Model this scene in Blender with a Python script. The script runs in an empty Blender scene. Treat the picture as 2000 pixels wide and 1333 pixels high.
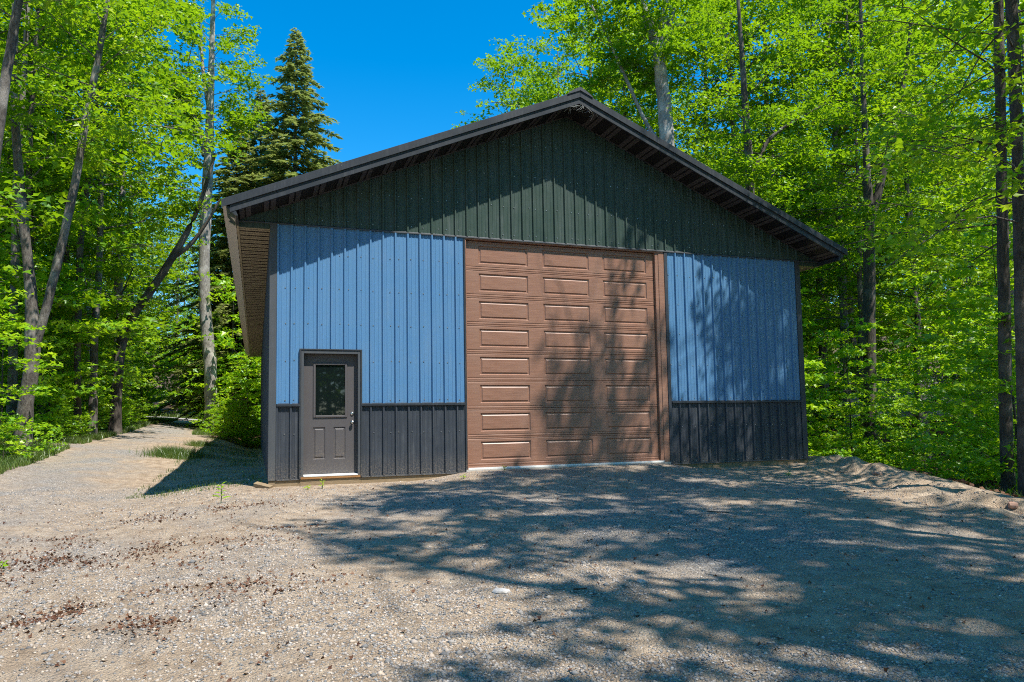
import bpy, math, random
import numpy as np
from mathutils import Matrix, Vector

# ------------------------------------------------------------------ scene, camera, light
SC = bpy.context.scene
COL = SC.collection
F_PX, CX, CY = 1410.09, 1004.15, 716.98            # calibrated on the 2000 x 1333 photograph
YAW, PITCH, ROLL = 0.34290, 0.075396, -0.016843
CAM = np.array([-0.2159, -13.0826, 0.9297])
fw = np.array([math.sin(YAW)*math.cos(PITCH), math.cos(YAW)*math.cos(PITCH), math.sin(PITCH)])
r0 = np.array([math.cos(YAW), -math.sin(YAW), 0.0]); u0 = np.cross(r0, fw)
RT = r0*math.cos(ROLL)+u0*math.sin(ROLL); UP = -r0*math.sin(ROLL)+u0*math.cos(ROLL)

cd = bpy.data.cameras.new('camera'); cam = bpy.data.objects.new('camera', cd); COL.objects.link(cam)
cd.sensor_fit = 'HORIZONTAL'; cd.sensor_width = 36.0; cd.lens = F_PX/2000*36.0
cd.shift_x = -(CX-1000)/2000; cd.shift_y = (CY-666.5)/2000
cd.clip_start = 0.05; cd.clip_end = 2000
cam.matrix_world = Matrix(((RT[0], UP[0], -fw[0], CAM[0]), (RT[1], UP[1], -fw[1], CAM[1]),
                           (RT[2], UP[2], -fw[2], CAM[2]), (0, 0, 0, 1)))
SC.camera = cam

SUN = np.array([0.283, -0.485, 1.0]); SUN /= np.linalg.norm(SUN)
W = bpy.data.worlds.new('World'); SC.world = W; W.use_nodes = True
nt = W.node_tree; nt.nodes.clear()
sky = nt.nodes.new('ShaderNodeTexSky'); sky.sky_type = 'NISHITA'; sky.sun_disc = False
sky.sun_elevation = math.asin(SUN[2]); sky.sun_rotation = math.atan2(SUN[0], SUN[1])
sky.air_density = 1.0; sky.dust_density = 0.2; sky.ozone_density = 4.0; sky.altitude = 300
hs = nt.nodes.new('ShaderNodeHueSaturation'); hs.inputs['Saturation'].default_value = 1.42; hs.inputs['Hue'].default_value = 0.493
bg = nt.nodes.new('ShaderNodeBackground'); bg.inputs['Strength'].default_value = 0.112
wo = nt.nodes.new('ShaderNodeOutputWorld')
nt.links.new(sky.outputs[0], hs.inputs['Color']); nt.links.new(hs.outputs[0], bg.inputs[0]); nt.links.new(bg.outputs[0], wo.inputs[0])
sl = bpy.data.lights.new('sun', 'SUN'); sl.energy = 3.6; sl.angle = math.radians(0.53); sl.color = (1.0, 0.95, 0.87)
so = bpy.data.objects.new('sun', sl); COL.objects.link(so)
so.rotation_euler = Vector(SUN).to_track_quat('Z', 'Y').to_euler(); so.location = (10, -20, 40)
SC.view_settings.view_transform = 'Standard'; SC.view_settings.look = 'None'
SC.view_settings.exposure = 1.18; SC.view_settings.gamma = 1.0; SC.view_settings.use_curve_mapping = False
cy = SC.cycles
cy.max_bounces = 7; cy.diffuse_bounces = 4; cy.glossy_bounces = 3; cy.transmission_bounces = 4
cy.caustics_reflective = False; cy.caustics_refractive = False; cy.sample_clamp_indirect = 6.0
cy.use_denoising = False; cy.filter_width = 1.05

rng = np.random.default_rng(7)
random.seed(7)

# ------------------------------------------------------------------ pixel helpers
def ray(x, y): return fw + RT*(x-CX)/F_PX - UP*(y-CY)/F_PX
def at(x, y, D): return CAM + ray(x, y)*D               # point at camera depth D

# ------------------------------------------------------------------ object helpers
def tag(o, label=None, cat=None, group=None, kind=None):
    if label: o['label'] = label
    if cat: o['category'] = cat
    if group: o['group'] = group
    if kind: o['kind'] = kind
    return o
def thing(name, label, cat, loc=(0, 0, 0), rz=0.0, group=None):
    o = bpy.data.objects.new(name, None); COL.objects.link(o); o.empty_display_size = 0.3
    o.location = loc; o.rotation_euler = (0, 0, rz); return tag(o, label, cat, group)
def link(name, me, parent=None):
    o = bpy.data.objects.new(name, me); COL.objects.link(o)
    if parent is not None: o.parent = parent
    return o
def mesh_py(name, verts, faces, mats, smooth=False, mi=None):
    me = bpy.data.meshes.new(name); me.from_pydata([tuple(v) for v in verts], [], faces)
    for m in (mats if isinstance(mats, (list, tuple)) else [mats]): me.materials.append(m)
    if mi is not None: me.polygons.foreach_set('material_index', np.array(mi, dtype=np.int32))
    if smooth: me.polygons.foreach_set('use_smooth', np.ones(len(me.polygons), dtype=bool))
    me.update(); return me
def mesh_np(name, verts, faces, mat, smooth=False, mi=None):
    """verts (n,3); faces (m,k) all with k corners"""
    me = bpy.data.meshes.new(name); n, m, k = len(verts), len(faces), faces.shape[1]
    me.vertices.add(n); me.vertices.foreach_set('co', np.ascontiguousarray(verts, dtype=np.float32).ravel())
    me.loops.add(m*k); me.loops.foreach_set('vertex_index', np.ascontiguousarray(faces, dtype=np.int32).ravel())
    me.polygons.add(m); me.polygons.foreach_set('loop_start', np.arange(0, m*k, k, dtype=np.int32))
    me.polygons.foreach_set('loop_total', np.full(m, k, dtype=np.int32))
    for q in (mat if isinstance(mat, (list, tuple)) else [mat]): me.materials.append(q)
    if mi is not None: me.polygons.foreach_set('material_index', np.asarray(mi, dtype=np.int32))
    if smooth: me.polygons.foreach_set('use_smooth', np.ones(m, dtype=bool))
    me.update(calc_edges=True); me.validate(); return me
class MB:
    """collects polygons, links them as ONE object"""
    def __init__(s): s.v = []; s.f = []; s.mi = []
    def poly(s, pts, mi=0):
        b = len(s.v); s.v += [tuple(p) for p in pts]; s.f.append(tuple(range(b, b+len(pts)))); s.mi.append(mi)
    def hexa(s, p, mi=0):
        """8 points: bottom 4 (ccw from above), top 4"""
        b = len(s.v); s.v += [tuple(q) for q in p]
        for f in ((3, 2, 1, 0), (4, 5, 6, 7), (0, 1, 5, 4), (1, 2, 6, 5), (2, 3, 7, 6), (3, 0, 4, 7)):
            s.f.append(tuple(b+i for i in f)); s.mi.append(mi)
    def box(s, x0, x1, y0, y1, z0, z1, mi=0):
        s.hexa([(x0, y0, z0), (x1, y0, z0), (x1, y1, z0), (x0, y1, z0), (x0, y0, z1), (x1, y0, z1), (x1, y1, z1), (x0, y1, z1)], mi)
    def prism(s, prof, y0, y1, mi=0):
        """profile in xz (ccw seen from -y), extruded along y"""
        n = len(prof); b = len(s.v)
        s.v += [(x, y0, z) for x, z in prof]+[(x, y1, z) for x, z in prof]
        s.f.append(tuple(b+i for i in range(n))); s.mi.append(mi)
        s.f.append(tuple(b+n+i for i in reversed(range(n)))); s.mi.append(mi)
        for i in range(n):
            j = (i+1) % n; s.f.append((b+j, b+i, b+n+i, b+n+j)); s.mi.append(mi)
    def build(s, name, mats, parent=None, smooth=False, bevel=0):
        me = mesh_py(name, s.v, s.f, mats, smooth, s.mi)
        o = link(name, me, parent)
        if bevel:
            md = o.modifiers.new('bevel', 'BEVEL'); md.width = bevel; md.segments = 1; md.limit_method = 'ANGLE'
        return o

# ------------------------------------------------------------------ materials
def mat(name):
    m = bpy.data.materials.new(name); m.use_nodes = True; t = m.node_tree; t.nodes.clear()
    out = t.nodes.new('ShaderNodeOutputMaterial'); return m, t, out
def N(t, kind, **kw):
    n = t.nodes.new(kind)
    for k, v in kw.items():
        if k in n.inputs: n.inputs[k].default_value = v
        else: setattr(n, k, v)
    return n
def ramp(t, stops, interp='LINEAR'):
    r = t.nodes.new('ShaderNodeValToRGB'); r.color_ramp.interpolation = interp
    e = r.color_ramp.elements
    while len(e) < len(stops): e.new(0.5)
    for i, (p, c) in enumerate(stops):
        e[i].position = p; e[i].color = (*c, 1) if len(c) == 3 else c
    return r
def mixc(t, a, b, fac, mode='MIX'):
    n = t.nodes.new('ShaderNodeMix'); n.data_type = 'RGBA'; n.blend_type = mode
    for idx, x in ((0, fac), (6, a), (7, b)):
        if hasattr(x, 'links') or hasattr(x, 'is_output'): t.links.new(x, n.inputs[idx])
        elif isinstance(x, (int, float)): n.inputs[idx].default_value = x
        else: n.inputs[idx].default_value = (*x, 1)
    return n.outputs[2]

def metal_paint(name, col, dust, rough=0.38, dust_amt=0.5, wave=0.10):
    """enamelled sheet steel: faint oil-canning, rain streaks of dust"""
    m, t, out = mat(name)
    tc = N(t, 'ShaderNodeTexCoord')
    mp = N(t, 'ShaderNodeMapping'); mp.inputs['Scale'].default_value = (9, 9, 0.5); t.links.new(tc.outputs['Object'], mp.inputs[0])
    n1 = N(t, 'ShaderNodeTexNoise', Scale=2.2, Detail=6.0, Roughness=0.65); t.links.new(mp.outputs[0], n1.inputs['Vector'])
    n2 = N(t, 'ShaderNodeTexNoise', Scale=1.3, Detail=8.0, Roughness=0.7); t.links.new(tc.outputs['Object'], n2.inputs['Vector'])
    r1 = ramp(t, [(0.42, (0, 0, 0)), (0.75, (1, 1, 1))]); t.links.new(n1.outputs[0], r1.inputs[0])
    r2 = ramp(t, [(0.40, (0, 0, 0)), (0.72, (1, 1, 1))]); t.links.new(n2.outputs[0], r2.inputs[0])
    f = N(t, 'ShaderNodeMath', operation='MULTIPLY'); t.links.new(r1.outputs[0], f.inputs[0]); t.links.new(r2.outputs[0], f.inputs[1])
    f2 = N(t, 'ShaderNodeMath', operation='MULTIPLY'); t.links.new(f.outputs[0], f2.inputs[0]); f2.inputs[1].default_value = dust_amt
    # tiny specks (splashes, droppings)
    vo = N(t, 'ShaderNodeTexVoronoi', Scale=9.0); t.links.new(tc.outputs['Object'], vo.inputs['Vector'])
    rs = ramp(t, [(0.018, (1, 1, 1)), (0.03, (0, 0, 0))]); t.links.new(vo.outputs['Distance'], rs.inputs[0])
    ns = N(t, 'ShaderNodeTexNoise', Scale=1.7, Detail=2.0); t.links.new(tc.outputs['Object'], ns.inputs['Vector'])
    rn = ramp(t, [(0.52, (0, 0, 0)), (0.6, (1, 1, 1))]); t.links.new(ns.outputs[0], rn.inputs[0])
    fs = N(t, 'ShaderNodeMath', operation='MULTIPLY'); t.links.new(rs.outputs[0], fs.inputs[0]); t.links.new(rn.outputs[0], fs.inputs[1])
    sz_ = N(t, 'ShaderNodeSeparateXYZ'); t.links.new(tc.outputs['Object'], sz_.inputs[0])
    mz = N(t, 'ShaderNodeMapRange'); mz.inputs['From Min'].default_value = 0.42; mz.inputs['From Max'].default_value = -0.05; mz.inputs['To Max'].default_value = 0.75; t.links.new(sz_.outputs[2], mz.inputs[0])
    nsp = N(t, 'ShaderNodeTexNoise', Scale=38.0, Detail=5.0, Roughness=0.8); t.links.new(tc.outputs['Object'], nsp.inputs['Vector'])
    rsp = ramp(t, [(0.46, (0, 0, 0)), (0.62, (1, 1, 1))]); t.links.new(nsp.outputs[0], rsp.inputs[0])
    fsp = N(t, 'ShaderNodeMath', operation='MULTIPLY'); t.links.new(rsp.outputs[0], fsp.inputs[0]); t.links.new(mz.outputs[0], fsp.inputs[1])
    c = mixc(t, col, dust, f2.outputs[0]); c = mixc(t, c, (0.22, 0.18, 0.14), fsp.outputs[0]); c = mixc(t, c, (0.45, 0.45, 0.42), fs.outputs[0])
    p = N(t, 'ShaderNodeBsdfPrincipled'); p.inputs['Specular IOR Level'].default_value = 0.3; t.links.new(c, p.inputs['Base Color'])
    rr = N(t, 'ShaderNodeMapRange'); rr.inputs['To Min'].default_value = rough-0.06; rr.inputs['To Max'].default_value = rough+0.22
    t.links.new(n2.outputs[0], rr.inputs[0]); t.links.new(rr.outputs[0], p.inputs['Roughness'])
    mw = N(t, 'ShaderNodeMapping'); mw.inputs['Scale'].default_value = (3.5, 3.5, 0.6); t.links.new(tc.outputs['Object'], mw.inputs[0])
    nw = N(t, 'ShaderNodeTexNoise', Scale=1.5, Detail=2.0); t.links.new(mw.outputs[0], nw.inputs['Vector'])
    b = N(t, 'ShaderNodeBump', Strength=wave, Distance=0.02); t.links.new(nw.outputs[0], b.inputs['Height']); t.links.new(b.outputs[0], p.inputs['Normal'])
    t.links.new(p.outputs[0], out.inputs[0]); return m
M = {}
M['blue'] = metal_paint('blue_painted_steel', (0.082, 0.205, 0.375), (0.19, 0.27, 0.36), 0.36, 0.5)
M['black'] = metal_paint('black_painted_steel', (0.036, 0.043, 0.055), (0.13, 0.14, 0.15), 0.44, 0.75)
M['gable'] = metal_paint('black_gable_steel_green_tint', (0.032, 0.058, 0.046), (0.20, 0.22, 0.23), 0.40, 0.5)  # black steel; the trees' green reflection and shade are tinted into its colour
M['trim'] = metal_paint('charcoal_trim_steel', (0.028, 0.033, 0.040), (0.12, 0.125, 0.13), 0.36, 0.6)
M['trim_grey'] = metal_paint('grey_trim_steel', (0.065, 0.072, 0.08), (0.13, 0.13, 0.13), 0.45, 0.6)
M['tan'] = metal_paint('tan_fascia_steel', (0.42, 0.35, 0.29), (0.45, 0.39, 0.32), 0.5, 0.5)
M['soffit'] = metal_paint('tan_soffit_vinyl', (0.36, 0.325, 0.235), (0.38, 0.35, 0.26), 0.55, 0.5)
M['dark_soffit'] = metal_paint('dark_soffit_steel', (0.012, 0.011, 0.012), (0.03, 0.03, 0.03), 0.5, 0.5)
M['soffit_flat'] = metal_paint('dark_soffit_flat_strip', (0.06, 0.055, 0.058), (0.08, 0.075, 0.07), 0.5, 0.4)  # lighter tone stands in for light caught by the strips' angle
M['door_grey'] = metal_paint('bronze_grey_door_paint', (0.085, 0.078, 0.080), (0.12, 0.115, 0.11), 0.45, 0.4, 0.04)

def wood_brown():
    m, t, out = mat('brown_woodgrain_door_steel')
    tc = N(t, 'ShaderNodeTexCoord'); mp = N(t, 'ShaderNodeMapping'); mp.inputs['Scale'].default_value = (1.2, 1.2, 26)
    t.links.new(tc.outputs['Object'], mp.inputs[0])
    n1 = N(t, 'ShaderNodeTexNoise', Scale=2.0, Detail=8.0, Roughness=0.7); t.links.new(mp.outputs[0], n1.inputs['Vector'])
    r = ramp(t, [(0.3, (0.19, 0.090, 0.056)), (0.55, (0.27, 0.134, 0.086)), (0.8, (0.35, 0.19, 0.132))]); t.links.new(n1.outputs[0], r.inputs[0])
    n2 = N(t, 'ShaderNodeTexNoise', Scale=0.9, Detail=5.0); t.links.new(tc.outputs['Object'], n2.inputs['Vector'])
    r2 = ramp(t, [(0.4, (0, 0, 0)), (0.75, (1, 1, 1))]); t.links.new(n2.outputs[0], r2.inputs[0])
    f = N(t, 'ShaderNodeMath', operation='MULTIPLY'); t.links.new(r2.outputs[0], f.inputs[0]); f.inputs[1].default_value = 0.35
    c = mixc(t, r.outputs[0], (0.32, 0.215, 0.165), f.outputs[0])
    p = N(t, 'ShaderNodeBsdfPrincipled', Roughness=0.42); t.links.new(c, p.inputs['Base Color'])
    b = N(t, 'ShaderNodeBump', Strength=0.25, Distance=0.004); t.links.new(n1.outputs[0], b.inputs['Height']); t.links.new(b.outputs[0], p.inputs['Normal'])
    t.links.new(p.outputs[0], out.inputs[0]); return m
M['brown'] = wood_brown()

def simple(name, c0, c1, rough=0.8, scale=6.0, stretch=(1, 1, 1), bump=0.3, dist=0.01, metallic=0.0):
    m, t, out = mat(name)
    tc = N(t, 'ShaderNodeTexCoord'); mp = N(t, 'ShaderNodeMapping'); mp.inputs['Scale'].default_value = stretch
    t.links.new(tc.outputs['Object'], mp.inputs[0])
    n1 = N(t, 'ShaderNodeTexNoise', Scale=scale, Detail=8.0, Roughness=0.65); t.links.new(mp.outputs[0], n1.inputs['Vector'])
    r = ramp(t, [(0.3, c0), (0.7, c1)]); t.links.new(n1.outputs[0], r.inputs[0])
    p = N(t, 'ShaderNodeBsdfPrincipled', Roughness=rough, Metallic=metallic); t.links.new(r.outputs[0], p.inputs['Base Color'])
    if bump:
        b = N(t, 'ShaderNodeBump', Strength=bump, Distance=dist); t.links.new(n1.outputs[0], b.inputs['Height']); t.links.new(b.outputs[0], p.inputs['Normal'])
    t.links.new(p.outputs[0], out.inputs[0]); return m
M['lumber'] = simple('treated_lumber', (0.17, 0.115, 0.06), (0.30, 0.22, 0.13), 0.85, 5, (2, 2, 18))
M['oak'] = simple('orange_sill_wood', (0.24, 0.11, 0.035), (0.36, 0.18, 0.06), 0.6, 5, (2, 2, 18))
M['white'] = simple('white_sill', (0.60, 0.60, 0.58), (0.75, 0.75, 0.74), 0.5, 4, bump=0.0)
M['concrete'] = simple('pale_concrete', (0.36, 0.34, 0.30), (0.48, 0.46, 0.42), 0.85, 20)
M['screw'] = simple('galvanised_screw', (0.25, 0.26, 0.27), (0.40, 0.41, 0.42), 0.35, 10, bump=0, metallic=0.7)
M['nickel'] = simple('brushed_nickel', (0.45, 0.45, 0.44), (0.6, 0.6, 0.58), 0.28, 10, bump=0, metallic=1.0)
M['web'] = simple('cobweb', (0.35, 0.35, 0.33), (0.5, 0.5, 0.47), 0.9, 10, bump=0)
M['shingle'] = simple('grey_shingles', (0.16, 0.16, 0.175), (0.27, 0.265, 0.285), 0.9, 14)
M['log'] = simple('brown_log_siding', (0.08, 0.045, 0.028), (0.14, 0.08, 0.05), 0.8, 6, (1, 1, 10))
M['stone'] = simple('pale_stone', (0.33, 0.31, 0.29), (0.55, 0.52, 0.49), 0.85, 9)
M['brick'] = simple('reddish_block', (0.26, 0.14, 0.10), (0.42, 0.28, 0.21), 0.9, 9)
M['twig'] = simple('dead_grey_twig', (0.22, 0.20, 0.18), (0.40, 0.37, 0.33), 0.9, 12)
def glass():
    m, t, out = mat('dark_window_glass')
    p = N(t, 'ShaderNodeBsdfPrincipled', Roughness=0.02, IOR=1.6); p.inputs['Base Color'].default_value = (0.006, 0.010, 0.010, 1)
    t.links.new(p.outputs[0], out.inputs[0]); return m
M['glass'] = glass()

def bark(name, c0, c1, c2, zs=3.0, scale=7.0):
    m, t, out = mat(name)
    tc = N(t, 'ShaderNodeTexCoord'); mp = N(t, 'ShaderNodeMapping'); mp.inputs['Scale'].default_value = (zs, zs, 0.9)
    t.links.new(tc.outputs['Object'], mp.inputs[0])
    n1 = N(t, 'ShaderNodeTexNoise', Scale=scale, Detail=9.0, Roughness=0.7); t.links.new(mp.outputs[0], n1.inputs['Vector'])
    n2 = N(t, 'ShaderNodeTexNoise', Scale=1.6, Detail=5.0); t.links.new(tc.outputs['Object'], n2.inputs['Vector'])
    r = ramp(t, [(0.34, c0), (0.5, c1), (0.68, c2)]); t.links.new(n1.outputs[0], r.inputs[0])
    r2 = ramp(t, [(0.5, (0, 0, 0)), (0.68, (1, 1, 1))]); t.links.new(n2.outputs[0], r2.inputs[0])
    c = mixc(t, r.outputs[0], tuple(min(1, x*1.35+0.02) for x in c2), r2.outputs[0])
    p = N(t, 'ShaderNodeBsdfPrincipled', Roughness=0.9); t.links.new(c, p.inputs['Base Color'])
    b = N(t, 'ShaderNodeBump', Strength=0.9, Distance=0.03); t.links.new(n1.outputs[0], b.inputs['Height']); t.links.new(b.outputs[0], p.inputs['Normal'])
    t.links.new(p.outputs[0], out.inputs[0]); return m
M['bark'] = bark('maple_bark', (0.04, 0.033, 0.027), (0.11, 0.095, 0.08), (0.20, 0.18, 0.155))
M['bark_pale'] = bark('pale_maple_bark', (0.12, 0.105, 0.09), (0.25, 0.225, 0.20), (0.38, 0.355, 0.32))
M['bark_dark'] = bark('dark_bark', (0.022, 0.018, 0.014), (0.06, 0.048, 0.038), (0.105, 0.088, 0.072))
M['bark_birch'] = bark('birch_bark', (0.09, 0.08, 0.075), (0.38, 0.36, 0.34), (0.55, 0.53, 0.50), 1.0, 5.0)

def leafmat(name, dark, mid, light, trans, tmix=0.45, gloss=0.05):
    m, t, out = mat(name)
    oi = N(t, 'ShaderNodeObjectInfo')
    ge = N(t, 'ShaderNodeAttribute', attribute_name='rnd')
    ad = N(t, 'ShaderNodeMath', operation='MULTIPLY_ADD'); t.links.new(oi.outputs['Random'], ad.inputs[0]); ad.inputs[1].default_value = 0.35
    t.links.new(ge.outputs['Fac'], ad.inputs[2])
    r = ramp(t, [(0.05, dark), (0.55, mid), (1.15/1.35, light)])
    sc = N(t, 'ShaderNodeMath', operation='MULTIPLY'); t.links.new(ad.outputs[0], sc.inputs[0]); sc.inputs[1].default_value = 1/1.35
    t.links.new(sc.outputs[0], r.inputs[0])
    d = N(t, 'ShaderNodeBsdfDiffuse'); t.links.new(r.outputs[0], d.inputs[0])
    tr = N(t, 'ShaderNodeBsdfTranslucent'); tcol = mixc(t, r.outputs[0], trans, 0.6); t.links.new(tcol, tr.inputs[0])
    mx = N(t, 'ShaderNodeMixShader', Fac=tmix); t.links.new(d.outputs[0], mx.inputs[1]); t.links.new(tr.outputs[0], mx.inputs[2])
    g = N(t, 'ShaderNodeBsdfGlossy', Roughness=0.42); g.inputs[0].default_value = (0.9, 0.95, 0.9, 1)
    mg = N(t, 'ShaderNodeMixShader', Fac=gloss); t.links.new(mx.outputs[0], mg.inputs[1]); t.links.new(g.outputs[0], mg.inputs[2])
    t.links.new(mg.outputs[0], out.inputs[0]); return m
M['leaf'] = leafmat('spring_maple_leaf', (0.035, 0.13, 0.006), (0.145, 0.32, 0.008), (0.42, 0.51, 0.008), (0.45, 0.70, 0.008), 0.48, 0.035)
M['leaf_under'] = leafmat('understory_leaf', (0.04, 0.18, 0.010), (0.19, 0.42, 0.012), (0.44, 0.60, 0.012), (0.56, 0.82, 0.012), 0.52, 0.04)  # lightened so the colour carries sunlight missing under the trees
M['needle'] = leafmat('hemlock_needles', (0.09, 0.13, 0.045), (0.23, 0.28, 0.09), (0.42, 0.44, 0.13), (0.36, 0.46, 0.09), 0.4, 0.02)
M['grass'] = leafmat('grass_blades', (0.06, 0.12, 0.018), (0.10, 0.17, 0.022), (0.16, 0.21, 0.04), (0.2, 0.3, 0.03), 0.4)
M['dry'] = leafmat('dry_brown_leaves', (0.07, 0.030, 0.018), (0.13, 0.060, 0.034), (0.22, 0.12, 0.07), (0.15, 0.08, 0.04), 0.15, 0.02)

def ground_mat():
    m, t, out = mat('sandy_gravel_ground')
    tc = N(t, 'ShaderNodeTexCoord'); ob = tc.outputs['Object']
    za = N(t, 'ShaderNodeAttribute', attribute_name='gravel'); fa = N(t, 'ShaderNodeAttribute', attribute_name='forest')
    n1 = N(t, 'ShaderNodeTexNoise', Scale=1.1, Detail=7.0, Roughness=0.62); t.links.new(ob, n1.inputs['Vector'])
    n2 = N(t, 'ShaderNodeTexNoise', Scale=5.0, Detail=7.0, Roughness=0.7); t.links.new(ob, n2.inputs['Vector'])
    n3 = N(t, 'ShaderNodeTexNoise', Scale=45.0, Detail=5.0, Roughness=0.8); t.links.new(ob, n3.inputs['Vector'])
    sand = ramp(t, [(0.28, (0.27, 0.19, 0.125)), (0.5, (0.47, 0.355, 0.25)), (0.72, (0.66, 0.53, 0.39))]); t.links.new(n2.outputs[0], sand.inputs[0])
    # gravel: voronoi cells of differently toned chips
    v1 = N(t, 'ShaderNodeTexVoronoi', Scale=48.0); t.links.new(ob, v1.inputs['Vector'])
    v2 = N(t, 'ShaderNodeTexVoronoi', Scale=110.0); t.links.new(ob, v2.inputs['Vector'])
    sx = N(t, 'ShaderNodeSeparateColor'); t.links.new(v1.outputs['Color'], sx.inputs[0])
    sx2 = N(t, 'ShaderNodeSeparateColor'); t.links.new(v2.outputs['Color'], sx2.inputs[0])
    chips = ramp(t, [(0.0, (0.07, 0.07, 0.07)), (0.35, (0.23, 0.22, 0.21)), (0.62, (0.38, 0.35, 0.31)), (0.85, (0.52, 0.47, 0.41)), (1.0, (0.80, 0.77, 0.72))]); t.links.new(sx.outputs[0], chips.inputs[0])
    chips2 = ramp(t, [(0.0, (0.07, 0.068, 0.068)), (0.5, (0.30, 0.275, 0.25)), (1.0, (0.62, 0.56, 0.50))]); t.links.new(sx2.outputs[0], chips2.inputs[0])
    ch = mixc(t, chips.outputs[0], chips2.outputs[0], sx.outputs[1])
    # mix factor
    a = N(t, 'ShaderNodeMath', operation='MULTIPLY_ADD'); t.links.new(n1.outputs[0], a.inputs[0]); a.inputs[1].default_value = 1.9
    sub = N(t, 'ShaderNodeMath', operation='MULTIPLY_ADD'); t.links.new(n3.outputs[0], sub.inputs[0]); sub.inputs[1].default_value = 1.1; sub.inputs[2].default_value = -1.45
    t.links.new(sub.outputs[0], a.inputs[2])
    b = N(t, 'ShaderNodeMath', operation='ADD', use_clamp=True); t.links.new(a.outputs[0], b.inputs[0]); t.links.new(za.outputs['Fac'], b.inputs[1])
    c = mixc(t, sand.outputs[0], ch, b.outputs[0])
    # scattered dark specks (organic crumbs)
    v3 = N(t, 'ShaderNodeTexVoronoi', Scale=30.0); t.links.new(ob, v3.inputs['Vector'])
    rs = ramp(t, [(0.10, (1, 1, 1)), (0.2, (0, 0, 0))]); t.links.new(v3.outputs['Distance'], rs.inputs[0])
    rg = ramp(t, [(0.50, (0, 0, 0)), (0.60, (1, 1, 1))]); t.links.new(n2.outputs[0], rg.inputs[0])
    f = N(t, 'ShaderNodeMath', operation='MULTIPLY'); t.links.new(rs.outputs[0], f.inputs[0]); t.links.new(rg.outputs[0], f.inputs[1])
    f.use_clamp = True
    c = mixc(t, c, (0.085, 0.05, 0.035), f.outputs[0])
    # forest floor
    ff = ramp(t, [(0.3, (0.050, 0.034, 0.022)), (0.5, (0.12, 0.075, 0.048)), (0.72, (0.20, 0.135, 0.09))]); t.links.new(n3.outputs[0], ff.inputs[0])
    c = mixc(t, c, ff.outputs[0], fa.outputs['Fac'])
    p = N(t, 'ShaderNodeBsdfPrincipled', Roughness=0.95); p.inputs['Specular IOR Level'].default_value = 0.2
    t.links.new(c, p.inputs['Base Color'])
    h = N(t, 'ShaderNodeMath', operation='MULTIPLY_ADD'); t.links.new(v1.outputs['Distance'], h.inputs[0]); h.inputs[1].default_value = -0.8
    t.links.new(n3.outputs[0], h.inputs[2])
    h2 = N(t, 'ShaderNodeMath', operation='MULTIPLY_ADD'); t.links.new(v2.outputs['Distance'], h2.inputs[0]); h2.inputs[1].default_value = -0.4; t.links.new(h.outputs[0], h2.inputs[2])
    bp = N(t, 'ShaderNodeBump', Strength=1.0, Distance=0.03); t.links.new(h2.outputs[0], bp.inputs['Height']); t.links.new(bp.outputs[0], p.inputs['Normal'])
    t.links.new(p.outputs[0], out.inputs[0]); return m
M['ground'] = ground_mat()
M['asphalt'] = simple('pale_worn_road', (0.24, 0.22, 0.21), (0.36, 0.34, 0.32), 0.95, 8)

def pebble_mat():
    m, t, out = mat('gravel_stones')
    ge = N(t, 'ShaderNodeAttribute', attribute_name='rnd')
    r = ramp(t, [(0.0, (0.08, 0.08, 0.082)), (0.3, (0.21, 0.205, 0.20)), (0.55, (0.35, 0.31, 0.275)), (0.8, (0.45, 0.36, 0.28)), (0.95, (0.54, 0.48, 0.42)), (1.0, (0.70, 0.68, 0.65))])
    t.links.new(ge.outputs['Fac'], r.inputs[0])
    p = N(t, 'ShaderNodeBsdfPrincipled', Roughness=0.85); t.links.new(r.outputs[0], p.inputs['Base Color']); t.links.new(p.outputs[0], out.inputs[0]); return m
M['pebble'] = pebble_mat()

# ------------------------------------------------------------------ terrain
DV, DU = [-14, -8, -2, 4, 12, 24, 45, 60], [-2.9, -2.9, -3.2, -3.75, -4.1, -4.35, -4.6, -5.0]
def S(a, b, x):
    t = np.clip((np.asarray(x, float)-a)/(b-a), 0, 1); return t*t*(3-2*t)
_tab = np.random.default_rng(3).random((256, 256))
def vnoise(x, y):
    x = np.asarray(x, float); y = np.asarray(y, float); xi = np.floor(x).astype(int); yi = np.floor(y).astype(int)
    fx = x-xi; fy = y-yi; fx = fx*fx*(3-2*fx); fy = fy*fy*(3-2*fy)
    a = _tab[xi % 256, yi % 256]; b = _tab[(xi+1) % 256, yi % 256]; c = _tab[xi % 256, (yi+1) % 256]; d = _tab[(xi+1) % 256, (yi+1) % 256]
    return (a*(1-fx)+b*fx)*(1-fy)+(c*(1-fx)+d*fx)*fy-0.5
def edge_u(v): return np.interp(v, [-30, -10, -8, -5.6, -4.5, -1.5, 0, 5, 30, 60], [9.6, 9.3, 9.35, 9.9, 10.5, 11.9, 12.6, 13.2, 14.2, 16])
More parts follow.
